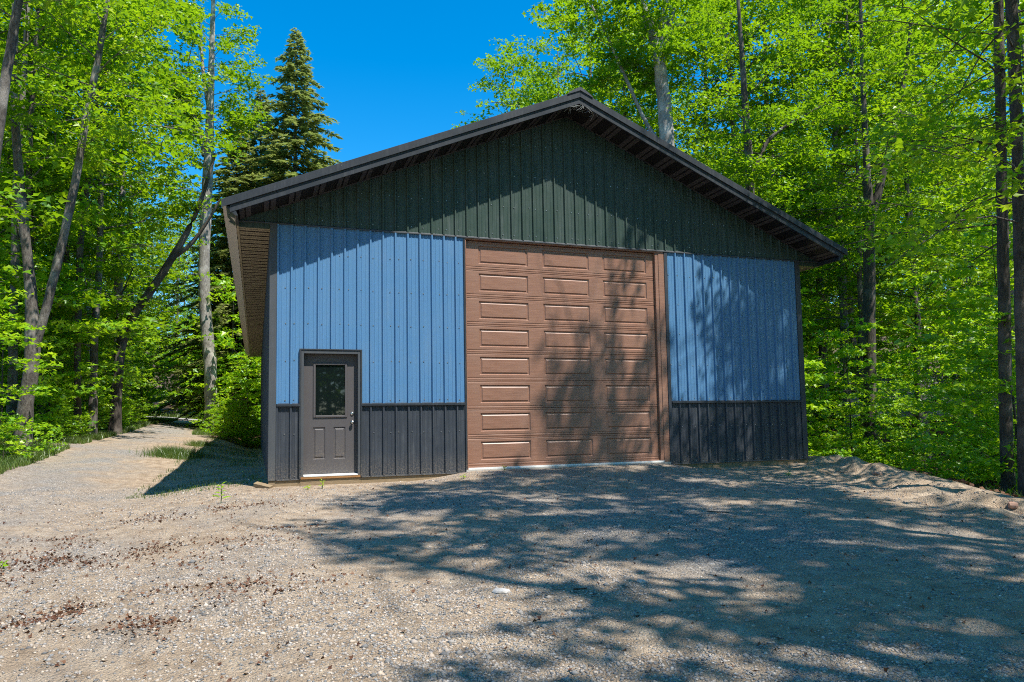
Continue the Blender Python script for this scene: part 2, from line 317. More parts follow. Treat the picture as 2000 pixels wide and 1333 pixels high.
def gz_smooth(u, v):
    u = np.asarray(u, float); v = np.asarray(v, float)
    pad = -0.115 + 0.14*S(2.4, 3.8, u)*(1-S(7.5, 8.6, u))*S(-3, -0.3, v) - 0.47*np.clip(-v/13.0, 0, 1.6)**1.1
    left = np.interp(v, [-40, -13, -8, -4, 0, 2, 6, 12, 24, 30, 40, 60, 100, 220], [-1.2, -0.57, -0.45, -0.33, -0.25, -0.29, -0.16, 0.10, 0.42, 0.72, 0.90, 1.32, 5.0, 26.0])
    left = left + 0.10*np.clip(-u-2.1, 0, 6)*S(-7, 2, v) + 0.012*np.clip(-u-8, 0, 60)
    wl = np.maximum(S(0.25, 2.0, -u), S(25.5, 32, v))
    g = pad*(1-wl)+left*wl
    ue = edge_u(v); k = S(12, 40, v)
    drop = 1.15*S(0.0, 4.0, u-ue)*(1-k)-0.10*np.clip(u-40, 0, 200)
    lip = 0.10*np.exp(-((u-ue+0.55)/0.5)**2)*S(-7.5, -3.5, v)*(1-S(1, 4, v))
    return g-drop+lip
def gz(u, v):
    u = np.asarray(u, float); v = np.asarray(v, float)
    g = gz_smooth(u, v)
    near = 1-S(14, 40, np.hypot(u, v+13))
    inside = ((u > -0.02) & (u < 11.37) & (v > -0.02) & (v < 25)).astype(float)
    a = vnoise(u*0.8+5, v*0.8)*0.06+vnoise(u*2.3, v*2.3+9)*0.035+vnoise(u*6, v*6)*0.016
    g = g + a*near*(1-inside)*(0.35+0.65*S(0.05, 0.9, np.abs(v)+np.clip(-u, 0, 9)+np.clip(u-11.3, 0, 9)))
    # churned sandy lip with ruts on the right
    ue = edge_u(v); w = np.exp(-((u-ue+0.75)/0.85)**2)*S(-8.2, -5.5, v)*(1-S(0.2, 2.5, v))
    ph = (u*0.55+v*0.84)*7.5+vnoise(u*1.7, v*1.7)*6
    g = g + w*(0.06*np.sin(ph)+vnoise(u*3.3, v*3.3)*0.20+vnoise(u*8, v*8)*0.05)
    # wheel tracks down the drive and along the yard
    tr = np.interp(v, DV, DU)
    for off in (-0.75, 0.75): g = g - 0.05*np.exp(-((u-tr-off)/0.26)**2)*near
    return g
def gp(u, v): return (float(u), float(v), float(gz(u, v)))

def lines(segs):
    out = []
    for a, b, st in segs: out.append(np.arange(a, b, st))
    return np.concatenate(out+[[segs[-1][1]]])
gu = lines([(-260, -60, 20), (-60, -16, 2.0), (-16, -8, 0.4), (-8, 15, 0.085), (15, 24, 0.5), (24, 60, 3), (60, 260, 20)])
gv = lines([(-60, -20, 5), (-20, -12, 0.4), (-12, 2.5, 0.085), (2.5, 14, 0.25), (14, 45, 0.6), (45, 90, 3), (90, 400, 25)])
U, V = np.meshgrid(gu, gv, indexing='ij')
Z = gz(U, V)
nU, nV = U.shape
vid = np.arange(nU*nV).reshape(nU, nV)
fc = np.stack([vid[:-1, :-1], vid[1:, :-1], vid[1:, 1:], vid[:-1, 1:]], -1).reshape(-1, 4)
me = mesh_np('ground', np.stack([U, V, Z], -1).reshape(-1, 3), fc, M['ground'], smooth=True)
drive_c = np.interp(V, DV, DU)
ue = edge_u(V)
forest = np.clip(S(0.3, 2.2, U-ue+vnoise(U*1.3, V*1.3)*1.2), 0, 1)
forest = np.maximum(forest, S(1.35, 2.0, drive_c-U+vnoise(U*0.9, V*0.9)*1.4)*S(-4.5, 0.5, V+0.3*(U+5)))
forest = np.maximum(forest, S(21.5, 24.5, V+vnoise(U*0.8, V*0.8)*3)*S(1.6, 2.6, U-drive_c+vnoise(U, V)))
forest = np.maximum(forest, S(46, 47.5, V)*S(2.0, 3.0, np.abs(U-drive_c)))
def gravel_f(U, V):
    d_ = np.interp(V, DV, DU); ue = edge_u(V)
    g = 0.02+0.85*vnoise(U*0.45, V*0.45)+0.55*np.exp(-((U-d_)/1.5)**2)*S(-7, 0, V)+0.55*vnoise((U*0.5+V*0.86)*0.35, (-U*0.86+V*0.5)*1.9)-1.0*np.exp(-((U-ue+0.9)/1.3)**2)*S(-8.5, -5, V)
    return g-0.35*np.exp(-((U+2.0)/1.4)**2)*S(-5, -2, V)+0.25*S(1, 4, U)*(1-S(-3, -0.5, V))-0.25*S(1.0, -4, U)*S(-3, -9, V)
gravel = gravel_f(U, V)
for nm, arr in (('forest', forest), ('gravel', gravel)):
    a = me.attributes.new(nm, 'FLOAT', 'POINT'); a.data.foreach_set('value', arr.astype(np.float32).ravel())
tag(link('ground', me), kind='structure')

def ribbon(name, vs, cfun, hw, mat_, lift, gravelv):
    n = 9; P = []
    for v in vs:
        for k in range(n):
            s = k/(n-1)*2-1
            uu = cfun(v)+s*(hw+0.25*vnoise(v*0.7, 3.0+s))
            P.append((uu, v, float(gz(uu, v))+lift-0.05*float(1-S(5.0, 7.5, v))-0.03*float(S(0.85, 1.0, abs(s)))))
    m_ = len(vs); vid = np.arange(m_*n).reshape(m_, n)
    fcs = np.stack([vid[:-1, :-1], vid[:-1, 1:], vid[1:, 1:], vid[1:, :-1]], -1).reshape(-1, 4)
    me = mesh_np(name, np.array(P), fcs, mat_, smooth=True)
    P = np.array(P); gv_ = gravel_f(P[:, 0], P[:, 1])+gravelv*(1-np.abs(np.tile(np.linspace(-1, 1, n), m_))**2)*S(5, 9, P[:, 1])
    for nm, val in (('forest', np.zeros(m_*n)), ('gravel', gv_)):
        a = me.attributes.new(nm, 'FLOAT', 'POINT'); a.data.foreach_set('value', val.astype(np.float32))
    return tag(link(name, me), kind='structure')
dc = lambda v: float(np.interp(v, DV, DU))
ribbon('driveway', np.arange(5.0, 50.0, 0.5), dc, 1.30, M['ground'], 0.005, 0.25)
# the public road crossing the end of the drive
RP = []
rv0 = 50.0
for u_ in np.arange(-45, 30, 1.5):
    for k in range(4):
        v_ = rv0+k*1.7; RP.append((u_, v_, float(gz_smooth(u_, v_))+0.06+0.02*math.sin(k)))
nn = len(np.arange(-45, 30, 1.5)); vid = np.arange(nn*4).reshape(nn, 4)
me = mesh_np('road', np.array(RP), np.stack([vid[:-1, :-1], vid[1:, :-1], vid[1:, 1:], vid[:-1, 1:]], -1).reshape(-1, 4), M['asphalt'], smooth=True)
tag(link('road', me), kind='structure')

# ------------------------------------------------------------------ the barn
BW, BL, HZ, SZ, WZ = 11.348, 24.8, 4.47, 4.367, 1.293
GL, GR, GT = 3.497, 7.767, 4.45            # garage opening (outer jamb)
SL, RX, RZT = 0.424, BW/2, 7.345          # roof slope, ridge x, top of roof at the ridge
OV, TIP = 0.66, 0.79
def roof_top(x): return RZT-SL*abs(x-RX)
barn = thing('pole_barn', 'long gable-roofed pole barn in blue and black ribbed steel with a tall brown garage door', 'barn', (0, 0, 0))
PITCHR = 0.22860
def profile(u0, u1):
    """rib profile of the sheets between u0 and u1: list of (u, proud)"""
    pts = []
    k0 = int(math.floor(u0/PITCHR))-1
    for k in range(k0, k0+int((u1-u0)/PITCHR)+4):
        c = k*PITCHR+0.11
        pts += [(c-0.027, 0), (c-0.012, 0.034), (c+0.012, 0.034), (c+0.027, 0)]
        for q in (0.0762, 0.1524): pts += [(c+q-0.013, 0), (c+q-0.006, 0.0045), (c+q+0.006, 0.0045), (c+q+0.013, 0)]
    pts.sort()
    xs = [p[0] for p in pts]; ys = [p[1] for p in pts]
    ins = [(u, y) for u, y in pts if u0+1e-4 < u < u1-1e-4]
    return [(u0, float(np.interp(u0, xs, ys)))]+ins+[(u1, float(np.interp(u1, xs, ys)))]
def sheet(mb, u0, u1, zb, zt, y=0.0):
    pr = profile(u0, u1); b = len(mb.v)
    for u, o in pr:
        zz0 = zb(u) if callable(zb) else zb; zz1 = zt(u) if callable(zt) else zt
        mb.v += [(u, y-o, zz0), (u, y-o, zz1)]
    for i in range(len(pr)-1):
        a = b+2*i; mb.f.append((a, a+2, a+3, a+1)); mb.mi.append(0)
DL, DR, DT = 0.497, 1.535, 2.235            # entry door frame, outer
PANW = 4*PITCHR
def panels(name, u_lo, u_hi, zb, zt, material, hole=None):
    u = u_lo; k = 0
    edge = 0.11-0.03+PITCHR*4
    cuts = [u_lo]
    while edge < u_hi-0.05:
        if edge > u_lo+0.08: cuts.append(edge)
        edge += PANW
    cuts.append(u_hi)
    for i, (a, b) in enumerate(zip(cuts[:-1], cuts[1:])):
        mb = MB(); y = -0.0012*(i % 2)
        if hole and a < hole[1] and b > hole[0]:
            segs = []
            if a < hole[0]: segs.append((a, hole[0], zb, zt))
            if b > hole[1]: segs.append((hole[1], b, zb, zt))
            zlo = zb(0) if callable(zb) else zb
            ztop = zt(0) if callable(zt) else zt
            if ztop > hole[2] > zlo: segs.append((max(a, hole[0]), min(b, hole[1]), hole[2], zt))
            elif hole[2] <= zlo: segs = [(a, b, zb, zt)]
            for s_ in segs: sheet(mb, *s_, y=y)
        else: sheet(mb, a, b, zb, zt, y)
        if mb.f: mb.build(name, material, barn)
door_hole = (DL, DR, DT)
panels('siding_panel', 0.07, GL-0.035, WZ, HZ-0.02, M['blue'], door_hole)
panels('siding_panel', GR+0.15, BW-0.07, WZ, HZ-0.02, M['blue'])
panels('wainscot_panel', 0.07, GL-0.035, 0.0, WZ-0.01, M['black'], door_hole)
panels('wainscot_panel', GR+0.15, BW-0.07, 0.0, WZ-0.01, M['black'])
rake_in = lambda u: roof_top(u)-0.235
panels('gable_panel', 0.0, BW, HZ, lambda u: max(HZ+0.001, rake_in(u)+0.03), M['gable'])
# wall core behind the sheets
mb = MB()
mb.box(0.0, DL+0.001, 0.012, 0.15, 0, HZ); mb.box(DR-0.001, GL, 0.012, 0.15, 0, HZ); mb.box(DL+0.001, DR-0.001, 0.012, 0.15, DT-0.001, HZ); mb.box(GR, BW, 0.012, 0.15, 0, HZ)
mb.poly([(0, 0.013, HZ+0.001), (BW, 0.013, HZ+0.001), (BW, 0.013, roof_top(BW)-0.1), (RX, 0.013, RZT-0.1), (0, 0.013, roof_top(0)-0.1)])
mb.box(GL, GR, 0.012, 0.15, GT+0.002, HZ-0.001)
mb.build('wall_frame', M['black'], barn)
# trims
def trim(name, x0, x1, z0, z1, y0, y1, m='trim', bev=0.004):
    b = MB(); b.box(x0, x1, y0, y1, z0, z1); return b.build(name, M[m], barn, bevel=bev)
trim('corner_trim', -0.028, 0.105, -0.012, HZ-0.004, -0.024, 0.14, 'trim_grey')
trim('corner_trim', BW-0.105, BW+0.028, -0.012, HZ-0.004, -0.024, 0.14, 'trim')
for z0 in ((0.107, DL-0.002), (DR+0.002, GL-0.036), (GR+0.152, BW-0.107)):
    b = MB(); b.prism([(0, 0), (0.042, -0.012), (0.042, -0.035), (0.0, -0.035)], 0, 1)
    b = MB()
    x0, x1 = z0
    b.hexa([(x0, -0.050, WZ-0.016), (x1, -0.050, WZ-0.016), (x1, 0.0, WZ-0.004), (x0, 0.0, WZ-0.004),
            (x0, -0.050, WZ-0.004), (x1, -0.050, WZ-0.004), (x1, 0.0, WZ+0.014), (x0, 0.0, WZ+0.014)])
    b.box(x0, x1, -0.0497, -0.044, WZ-0.040, WZ-0.0165)
    b.build('ledge_trim', M['trim'], barn)
b = MB(); b.hexa([(-0.55, -0.036, HZ-0.03), (BW+0.55, -0.036, HZ-0.03), (BW+0.55, 0.0, HZ-0.028), (-0.55, 0.0, HZ-0.028),
                  (-0.55, -0.036, HZ-0.012), (BW+0.55, -0.036, HZ-0.012), (BW+0.55, 0.0, HZ+0.012), (-0.55, 0.0, HZ+0.012)])
b.build('header_trim', M['trim_grey'], barn)
trim('base_trim', 0.107, DL-0.002, -0.014, 0.006, -0.030, 0.0, 'trim_grey', 0)
trim('base_trim', DR+0.002, GL-0.04, -0.014, 0.006, -0.030, 0.0, 'trim_grey', 0)
trim('base_trim', GR+0.152, BW-0.107, -0.014, 0.006, -0.030, 0.0, 'trim_grey', 0)
trim('skirt_board', -0.02, DL, -0.36, -0.016, -0.006, 0.10, 'lumber')
trim('skirt_board', DL+0.002, DR, -0.36, -0.005, -0.014, 0.11, 'lumber')
trim('skirt_board', DR+0.002, GL, -0.36, -0.016, -0.006, 0.10, 'lumber')
trim('skirt_board', GR+0.02, BW+0.015, -0.36, -0.016, -0.006, 0.10, 'lumber')
trim('jamb_trim', GL-0.034, GL-0.004, -0.01, GT, -0.026, 0.10, 'trim')
trim('jamb_trim', GR+0.074, GR+0.150, -0.01, GT, -0.026, 0.06, 'black')
# screws
sv, sf = [], []
def screw(x, z, y=-0.001):
    b_ = len(sv); r_ = 0.0095
    for k in range(6): sv.append((x+r_*math.cos(k*math.pi/3), y-0.007, z+r_*math.sin(k*math.pi/3)))
    for k in range(6): sv.append((x+r_*1.25*math.cos(k*math.pi/3), y, z+r_*1.25*math.sin(k*math.pi/3)))
    sf.append(tuple(b_+k for k in reversed(range(6))))
    for k in range(6): j = (k+1) % 6; sf.append((b_+k, b_+j, b_+6+j, b_+6+k))
for k in range(-1, 52):
    for off in (0.045,):
        x = k*PITCHR+0.11+off+(0.012 if k % 4 else 0.09)
        if not (0.12 < x < BW-0.12): continue
        on_wall = x < GL-0.05 or x > GR+0.17
        for z in (0.045, 0.77, 1.355, 2.05, 2.71, 3.335, 3.95):
            zz = z+random.uniform(-0.012, 0.012); xx = x+random.uniform(-0.012, 0.012)
            if not on_wall: continue
            if DL-0.02 < xx < DR+0.02 and zz < DT+0.03: continue
            screw(xx, zz)
        if 2.3 < DT+0.05 and DL < x < DR: screw(x, DT+0.045)
        for z in (HZ+0.10, 5.12, 5.75, 6.4):
            if z < rake_in(x)-0.05: screw(x+random.uniform(-0.015, 0.015), z+random.uniform(-0.015, 0.015), -0.002)
me = mesh_py('screws', sv, sf, M['screw']); tag(link('screws', me, barn), kind='stuff')

# side and back walls (ribbed)
def side_sheet(name, x, sgn, y0, y1, z0, z1, m):
    pr = profile(y0, y1); mbx = MB(); 
    for u, o in pr: mbx.v += [(x+sgn*o, u, z0), (x+sgn*o, u, z1)]
    for i in range(len(pr)-1):
        a = 2*i; f = (a, a+1, a+3, a+2) if sgn > 0 else (a, a+2, a+3, a+1)
        mbx.f.append(f[::-1]); mbx.mi.append(0)
    return mbx.build(name, M[m], barn)
side_sheet('side_siding', 0.0, -1, 0.145, BL, WZ, SZ, 'black'); side_sheet('side_wainscot', 0.0, -1, 0.145, BL, 0.0, WZ-0.002, 'black')
side_sheet('side_siding', BW, 1, 0.145, BL, WZ, SZ, 'black'); side_sheet('side_wainscot', BW, 1, 0.145, BL, 0.0, WZ-0.002, 'black')
b = MB(); b.hexa([(-0.035, 0.145, WZ-0.03), (0.0, 0.145, WZ-0.03), (0.0, BL, WZ-0.03), (-0.035, BL, WZ-0.03), (-0.035, 0.145, WZ-0.012), (0.0, 0.145, WZ+0.01), (0.0, BL, WZ+0.01), (-0.035, BL, WZ-0.012)])
b.build('ledge_trim', M['trim_grey'], barn)
b = MB(); b.poly([(0, BL, 0), (0, BL, SZ+0.3), (RX, BL, RZT-0.12), (BW, BL, SZ+0.3), (BW, BL, 0)]); b.build('back_wall', M['blue'], barn)
trim('skirt_board', -0.012, 0.05, -0.5, -0.004, 0.145, BL, 'lumber') if False else None
b = MB(); b.box(-0.006, 0.06, 0.11, BL, -0.5, -0.002); b.build('skirt_board', M['lumber'], barn)
b = MB(); b.box(BW-0.06, BW+0.006, 0.11, BL, -0.9, -0.002); b.build('skirt_board', M['lumber'], barn)
# short scrap of lumber leaning out at the front left corner is a thing of its own (below)

# roof sheets
mb = MB()
pr = [(-OV+0.02, 0.0)]
y = -OV+0.02
prof_y = [p for p in profile(-OV+0.02, BL+0.4)]
for sgn in (-1, 1):
    xe = RX+sgn*(RX+TIP); b0 = len(mb.v)
    for yv, o in prof_y:
        mb.v += [(xe, yv, roof_top(xe)+o-0.015), (RX, yv, RZT+o-0.015)]
    for i in range(len(prof_y)-1):
        a = b0+2*i; f = (a, a+1, a+3, a+2); mb.f.append(f if sgn > 0 else f[::-1]); mb.mi.append(0)
mb.build('roof', M['black'], barn)
def slope_box(mb, xa, xb, y0, y1, d0, d1, mi=0):
    """box following the roof slope between xa and xb, d0..d1 below the roof line"""
    za, zb_ = roof_top(xa), roof_top(xb)
    mb.hexa([(xa, y0, za-d1), (xb, y0, zb_-d1), (xb, y1, zb_-d1), (xa, y1, za-d1), (xa, y0, za-d0), (xb, y0, zb_-d0), (xb, y1, zb_-d0), (xa, y1, za-d0)], mi)
for xa, xb in ((-TIP, RX), (RX, BW+TIP)):
    mb = MB(); slope_box(mb, xa, xb, -OV-0.026, -OV+0.03, -0.012, 0.112)
    mb.build('rake_trim', M['trim'], barn, bevel=0.006)
    mb = MB(); slope_box(mb, xa, xb, -OV-0.032, -OV-0.018, 0.100, 0.125)
    slope_box(mb, xa+(0.13 if xa < 0 else 0), xb-(0.13 if xb > BW else 0), -OV-0.004, -OV+0.03, 0.1135, 0.247)
    slope_box(mb, xa+(0.15 if xa < 0 else 0), xb-(0.15 if xb > BW else 0), -OV-0.010, -OV-0.0045, 0.150, 0.160)
    mb.build('rake_fascia', M['trim'], barn)
# rake soffit panels, each 16 inches with a vented field and two flat strips, painted lighter for light caught
for sgn in (-1, 1):
    n = 15; x_in, x_out = 0.0, RX+0.52; st = 0.4064; k = 0; a = 0.12
    while a < x_out:
        bnd = min(a+st, x_out); mb = MB()
        def sx(q): return RX+sgn*q
        q0, q1 = a+0.002, bnd-0.002
        def quad(qa, qb, d, mi):
            xa, xb = sx(qa), sx(qb)
            p = [(xa, -OV+0.03, roof_top(xa)-d), (xb, -OV+0.03, roof_top(xb)-d), (xb, -0.001, roof_top(xb)-d), (xa, -0.001, roof_top(xa)-d)]
            mb.poly(p if sgn < 0 else p[::-1], mi)
        def step(q, da, db):
            xx = sx(q); mb.poly([(xx, -OV+0.03, roof_top(xx)-da), (xx, -0.001, roof_top(xx)-da), (xx, -0.001, roof_top(xx)-db), (xx, -OV+0.03, roof_top(xx)-db)], 0)
        w = q1-q0
        quad(q0, q0+w*0.52, 0.232, 0); step(q0+w*0.52, 0.232, 0.244)
        quad(q0+w*0.52, q0+w*0.73, 0.244, 1); step(q0+w*0.73, 0.244, 0.232)
        quad(q0+w*0.73, q0+w*0.80, 0.232, 0); step(q0+w*0.80, 0.232, 0.244)
        quad(q0+w*0.80, q1, 0.244, 1); step(q1, 0.244, 0.228)
        mb.build('soffit_panel', [M['dark_soffit'], M['soffit_flat']], barn)
        a = bnd
    mb = MB(); slope_box(mb, *( (RX-0.115, RX) if sgn < 0 else (RX, RX+0.115)), -OV+0.03, -0.001, 0.228, 0.236); mb.build('soffit_panel', [M['dark_soffit'], M['soffit_flat']], barn)
    # J channel where the soffit meets the gable
    mb = MB(); xa, xb = (0.0, RX) if sgn < 0 else (RX, BW)
    slope_box(mb, xa, xb, -0.034, -0.0215, 0.236, 0.262); mb.build('soffit_channel', M['soffit_flat'], barn)
# roof deck filler above soffit (keeps light out)
mb = MB()
for xa, xb in ((-TIP+0.15, RX), (RX, BW+TIP-0.15)): slope_box(mb, xa, xb, -OV+0.03, BL+0.3, 0.05, 0.2)
mb.build('roof_deck', M['dark_soffit'], barn)
# eaves: tilted fascia with lapped seams, end return, horizontal soffit panels
FT, FB = 0.015, 0.0
for sgn in (-1, 1):
    ex = lambda q: (-q if sgn < 0 else BW+q)       # q metres outside the wall
    y = -OV+0.0; i = 0
    zt = roof_top(ex(TIP))-0.02
    mb = MB()
    while y < BL+0.3:
        y1 = min(y+0.4064, BL+0.3); pr_ = 0.012
        p = [(ex(TIP-0.012), zt), (ex(0.575), SZ-0.004), (ex(0.555), SZ-0.004), (ex(0.60), zt)]
        o0, o1 = 0.0, pr_
        A = [(ex(TIP-0.012+o0), y, zt), (ex(0.575+o0), y, SZ-0.004), (ex(0.575+o1), y1, SZ-0.004), (ex(TIP-0.012+o1), y1, zt)]
        mb.poly(A if sgn > 0 else A[::-1])
        B = [(ex(TIP-0.012+o1), y1, zt), (ex(0.575+o1), y1, SZ-0.004), (ex(0.575+o0), y1, SZ-0.004), (ex(TIP-0.012+o0), y1, zt)]
        mb.poly(B); y = y1
    mb.build('eave_fascia', M['tan'], barn)
    mb = MB(); mb.box(min(ex(0.573), ex(0.535)), max(ex(0.573), ex(0.535)), -0.005, BL+0.3, SZ-0.010, SZ+0.012); mb.build('fascia_lip', M['soffit'], barn)
    mb = MB()
    pts = [(ex(0.0), SZ-0.006), (ex(0.572), SZ-0.006), (ex(0.70), roof_top(ex(0.70))-0.2), (ex(0.0), roof_top(ex(0))-0.2)]
    if sgn < 0: pts = pts[::-1]
    mb.prism(pts, -0.004, 0.055); mb.build('eave_return', M['gable'], barn)
    # rake-end return closing the fascia
    mb = MB(); zt2 = roof_top(ex(TIP))-0.10
    pts = [(ex(0.535), SZ+0.0), (ex(0.585), SZ+0.0), (ex(0.72), zt2), (ex(0.60), zt2)]
    if sgn < 0: pts = pts[::-1]
    mb.prism(pts, -OV+0.002, -0.0045); mb.build('fascia_return', M['trim'], barn)
    if sgn < 0:
        shared = None; y = 0.056; n = int((BL+0.2)/0.6096)
        for i in range(n):
            if shared is None:
                mb = MB(); w = 0.4064
                def q(ya, yb, za, zb_): mb.poly([(-0.536, ya, za), (-0.536, yb, zb_), (-0.03, yb, zb_), (-0.03, ya, za)])
                def dark(ya, yb, za): mb.poly([(-0.536, ya, za), (-0.536, yb, za), (-0.03, yb, za), (-0.03, ya, za)], 1)
                def wall(ya, za, zb_): mb.poly([(-0.536, ya, za), (-0.536, ya+0.003, zb_), (-0.03, ya+0.003, zb_), (-0.03, ya, za)], 1)  # far groove wall coloured dark to give the gap's shadow stripe
                for s0 in (0.0, 0.3048):
                    q(s0, s0+0.098, 0, 0); q(s0+0.098, s0+0.101, 0, 0.02); dark(s0+0.101, s0+0.119, 0.02); wall(s0+0.119, 0.02, 0)
                    q(s0+0.122, s0+0.222, 0, 0); q(s0+0.222, s0+0.225, 0, 0.04); dark(s0+0.225, s0+0.3018, 0.04); wall(s0+0.3018, 0.04, 0)
                o = mb.build('soffit_panel', [M['soffit'], M['dark_soffit']], barn); shared = o.data
            else: o = link('soffit_panel', shared, barn)
            o.location = (0, y+i*0.6096, SZ)
        mb = MB(); mb.box(-0.030, -0.021, 0.056, BL, SZ-0.012, SZ+0.02); mb.build('soffit_channel', M['soffit'], barn)
    else:
        mb = MB()
        for i in range(61):
            for s_ in range(4):
                a_ = 0.056+i*0.4064+s_*0.1016; mb.poly([(BW+0.03, a_, SZ), (BW+0.03, a_+0.09, SZ), (BW+0.536, a_+0.09, SZ), (BW+0.536, a_, SZ)])
                mb.poly([(BW+0.03, a_+0.09, SZ+0.02), (BW+0.03, a_+0.1016, SZ+0.02), (BW+0.536, a_+0.1016, SZ+0.02), (BW+0.536, a_+0.09, SZ+0.02)])
        mb.build('soffit', M['soffit'], barn)
# ridge cap with crimped end
mb = MB()
pf = []
for x in np.linspace(-0.27, 0.27, 13):
    pf.append((RX+x, RZT-SL*abs(x)+0.018+0.055*(1-(abs(x)/0.27)**2.2)))
low = [(RX+x, RZT-SL*abs(x)+0.004) for x in np.linspace(0.27, -0.27, 13)]
mb.prism((low[::-1]+pf[::-1]), -OV-0.045, BL+0.35); mb.build('ridge_cap', M['black'], barn)
# cobweb under the apex
wv, wf = [], []
rr = random.Random(5)
for k in range(46):
    p0 = np.array([RX+rr.uniform(-0.22, 0.36), -OV+rr.uniform(-0.02, 0.05), RZT-0.25+rr.uniform(-0.05, 0.05)]); p0[2] = min(p0[2], roof_top(p0[0])-0.24)
    p1 = p0+np.array([rr.uniform(-0.16, 0.16), rr.uniform(-0.02, 0.1), rr.uniform(-0.12, 0.04)])
    b_ = len(wv); e = 0.0022
    wv += [tuple(p0+(0, 0, e)), tuple(p0-(0, 0, e)), tuple(p1-(0, 0, e)), tuple(p1+(0, 0, e)), tuple(p0+(e, 0, 0)), tuple(p0-(e, 0, 0)), tuple(p1-(e, 0, 0)), tuple(p1+(e, 0, 0))]
    wf += [(b_, b_+1, b_+2, b_+3), (b_+4, b_+5, b_+6, b_+7)]
tag(link('cobweb', mesh_py('cobweb', wv, wf, M['web']), barn), kind='stuff')

# ---- overhead door
od_y = 0.055
mb = MB()
mb.box(GL, GL+0.018, -0.016, od_y+0.03, 0.03, GT-0.035)
mb.box(GR-0.135, GR-0.06, 0.0, od_y+0.03, 0.03, GT-0.035); mb.box(GR-0.0595, GR+0.072, -0.012, 0.02, 0.03, GT-0.035)
mb.box(GL, GR+0.072, -0.012, od_y+0.03, GT-0.0345, GT)
od = mb.build('overhead_door', M['brown'], barn, bevel=0.004)
XA, XB = GL+0.019, GR-0.136
SH = (GT-0.04-0.115)/8
def section():
    mb = MB(); y0 = od_y; h = SH
    # stile/rail face with grooved (beaded) meeting rails
    zs = [0.0, 0.010, 0.022, 0.034, 0.046, 0.058]
    prof_ = [(0.0, 0.010), (0.006, 0.0), (0.028, 0.0), (0.034, 0.006), (0.042, 0.006), (0.048, 0.0), (h-0.050, 0.0), (h-0.044, 0.006), (h-0.036, 0.006), (h-0.030, 0.0), (h-0.007, 0.0), (h-0.001, 0.012)]
    cols = []
    n = 3; wcol = (XB-XA)/n
    wins = [(XA+0.265+i*1.327, XA+0.265+i*1.327+1.015) for i in range(3)]
    zw0, zw1 = 0.098, h-0.092
    # full-width strips below and above the panels
    def strip(za, zb_, ya, yb, x0, x1): mb.poly([(x0, y0+ya, za), (x1, y0+ya, za), (x1, y0+yb, zb_), (x0, y0+yb, zb_)])
    pr_ = [p for p in prof_ if p[0] < zw0]+[(zw0, 0.0)]
    for (za, ya), (zb_, yb) in zip(pr_[:-1], pr_[1:]): strip(za, zb_, ya, yb, XA, XB)
    pr_ = [(zw1, 0.0)]+[p for p in prof_ if p[0] > zw1]
    for (za, ya), (zb_, yb) in zip(pr_[:-1], pr_[1:]): strip(za, zb_, ya, yb, XA, XB)
    xs = [XA]+[q for w in wins for q in w]+[XB]
    for i in range(0, len(xs), 2): strip(zw0, zw1, 0, 0, xs[i], xs[i+1])
    return mb, wins, zw0, zw1
pm = None
for k in range(8):
    mb, wins, zw0, zw1 = section()
    if k == 0: sec_mesh = mesh_py('door_section', mb.v, mb.f, M['brown'])
    o = link('door_section', sec_mesh, od); o.location = (0, 0, 0.115+k*SH)
    for (xa, xb) in wins:
        if pm is None:
            q = MB(); w_, h_ = xb-xa, zw1-zw0
            rings = [(0.0, 0.0), (0.014, 0.017), (0.034, 0.017), (0.052, 0.004), (0.060, 0.004)]
            def ring(i, d): return [(i, d, i), (w_-i, d, i), (w_-i, d, h_-i), (i, d, h_-i)]
            rr_ = [ring(*r) for r in rings]
            for A, B in zip(rr_[:-1], rr_[1:]):
                for e in range(4): f = (e+1) % 4; q.poly([A[e], A[f], B[f], B[e]])
            q.poly(rr_[-1]); pm = mesh_py('raised_panel', q.v, q.f, M['brown'])
        p = link('raised_panel', pm, od); p.location = (xa, od_y, 0.115+k*SH+zw0)
mb = MB(); mb.box(XA, XB, od_y-0.012, od_y+0.02, 0.075, 0.1148); mb.build('bottom_rail', M['brown'], od)
mb = MB(); mb.box(GL+0.02, GR-0.06, -0.005, 0.3, 0.046, 0.0745); mb.build('bottom_seal', M['white'], od)
mb = MB(); mb.box(GL-0.03, GR+0.07, -0.045, 0.15, -0.35, 0.045); mb.build('concrete_slab', M['concrete'], barn)

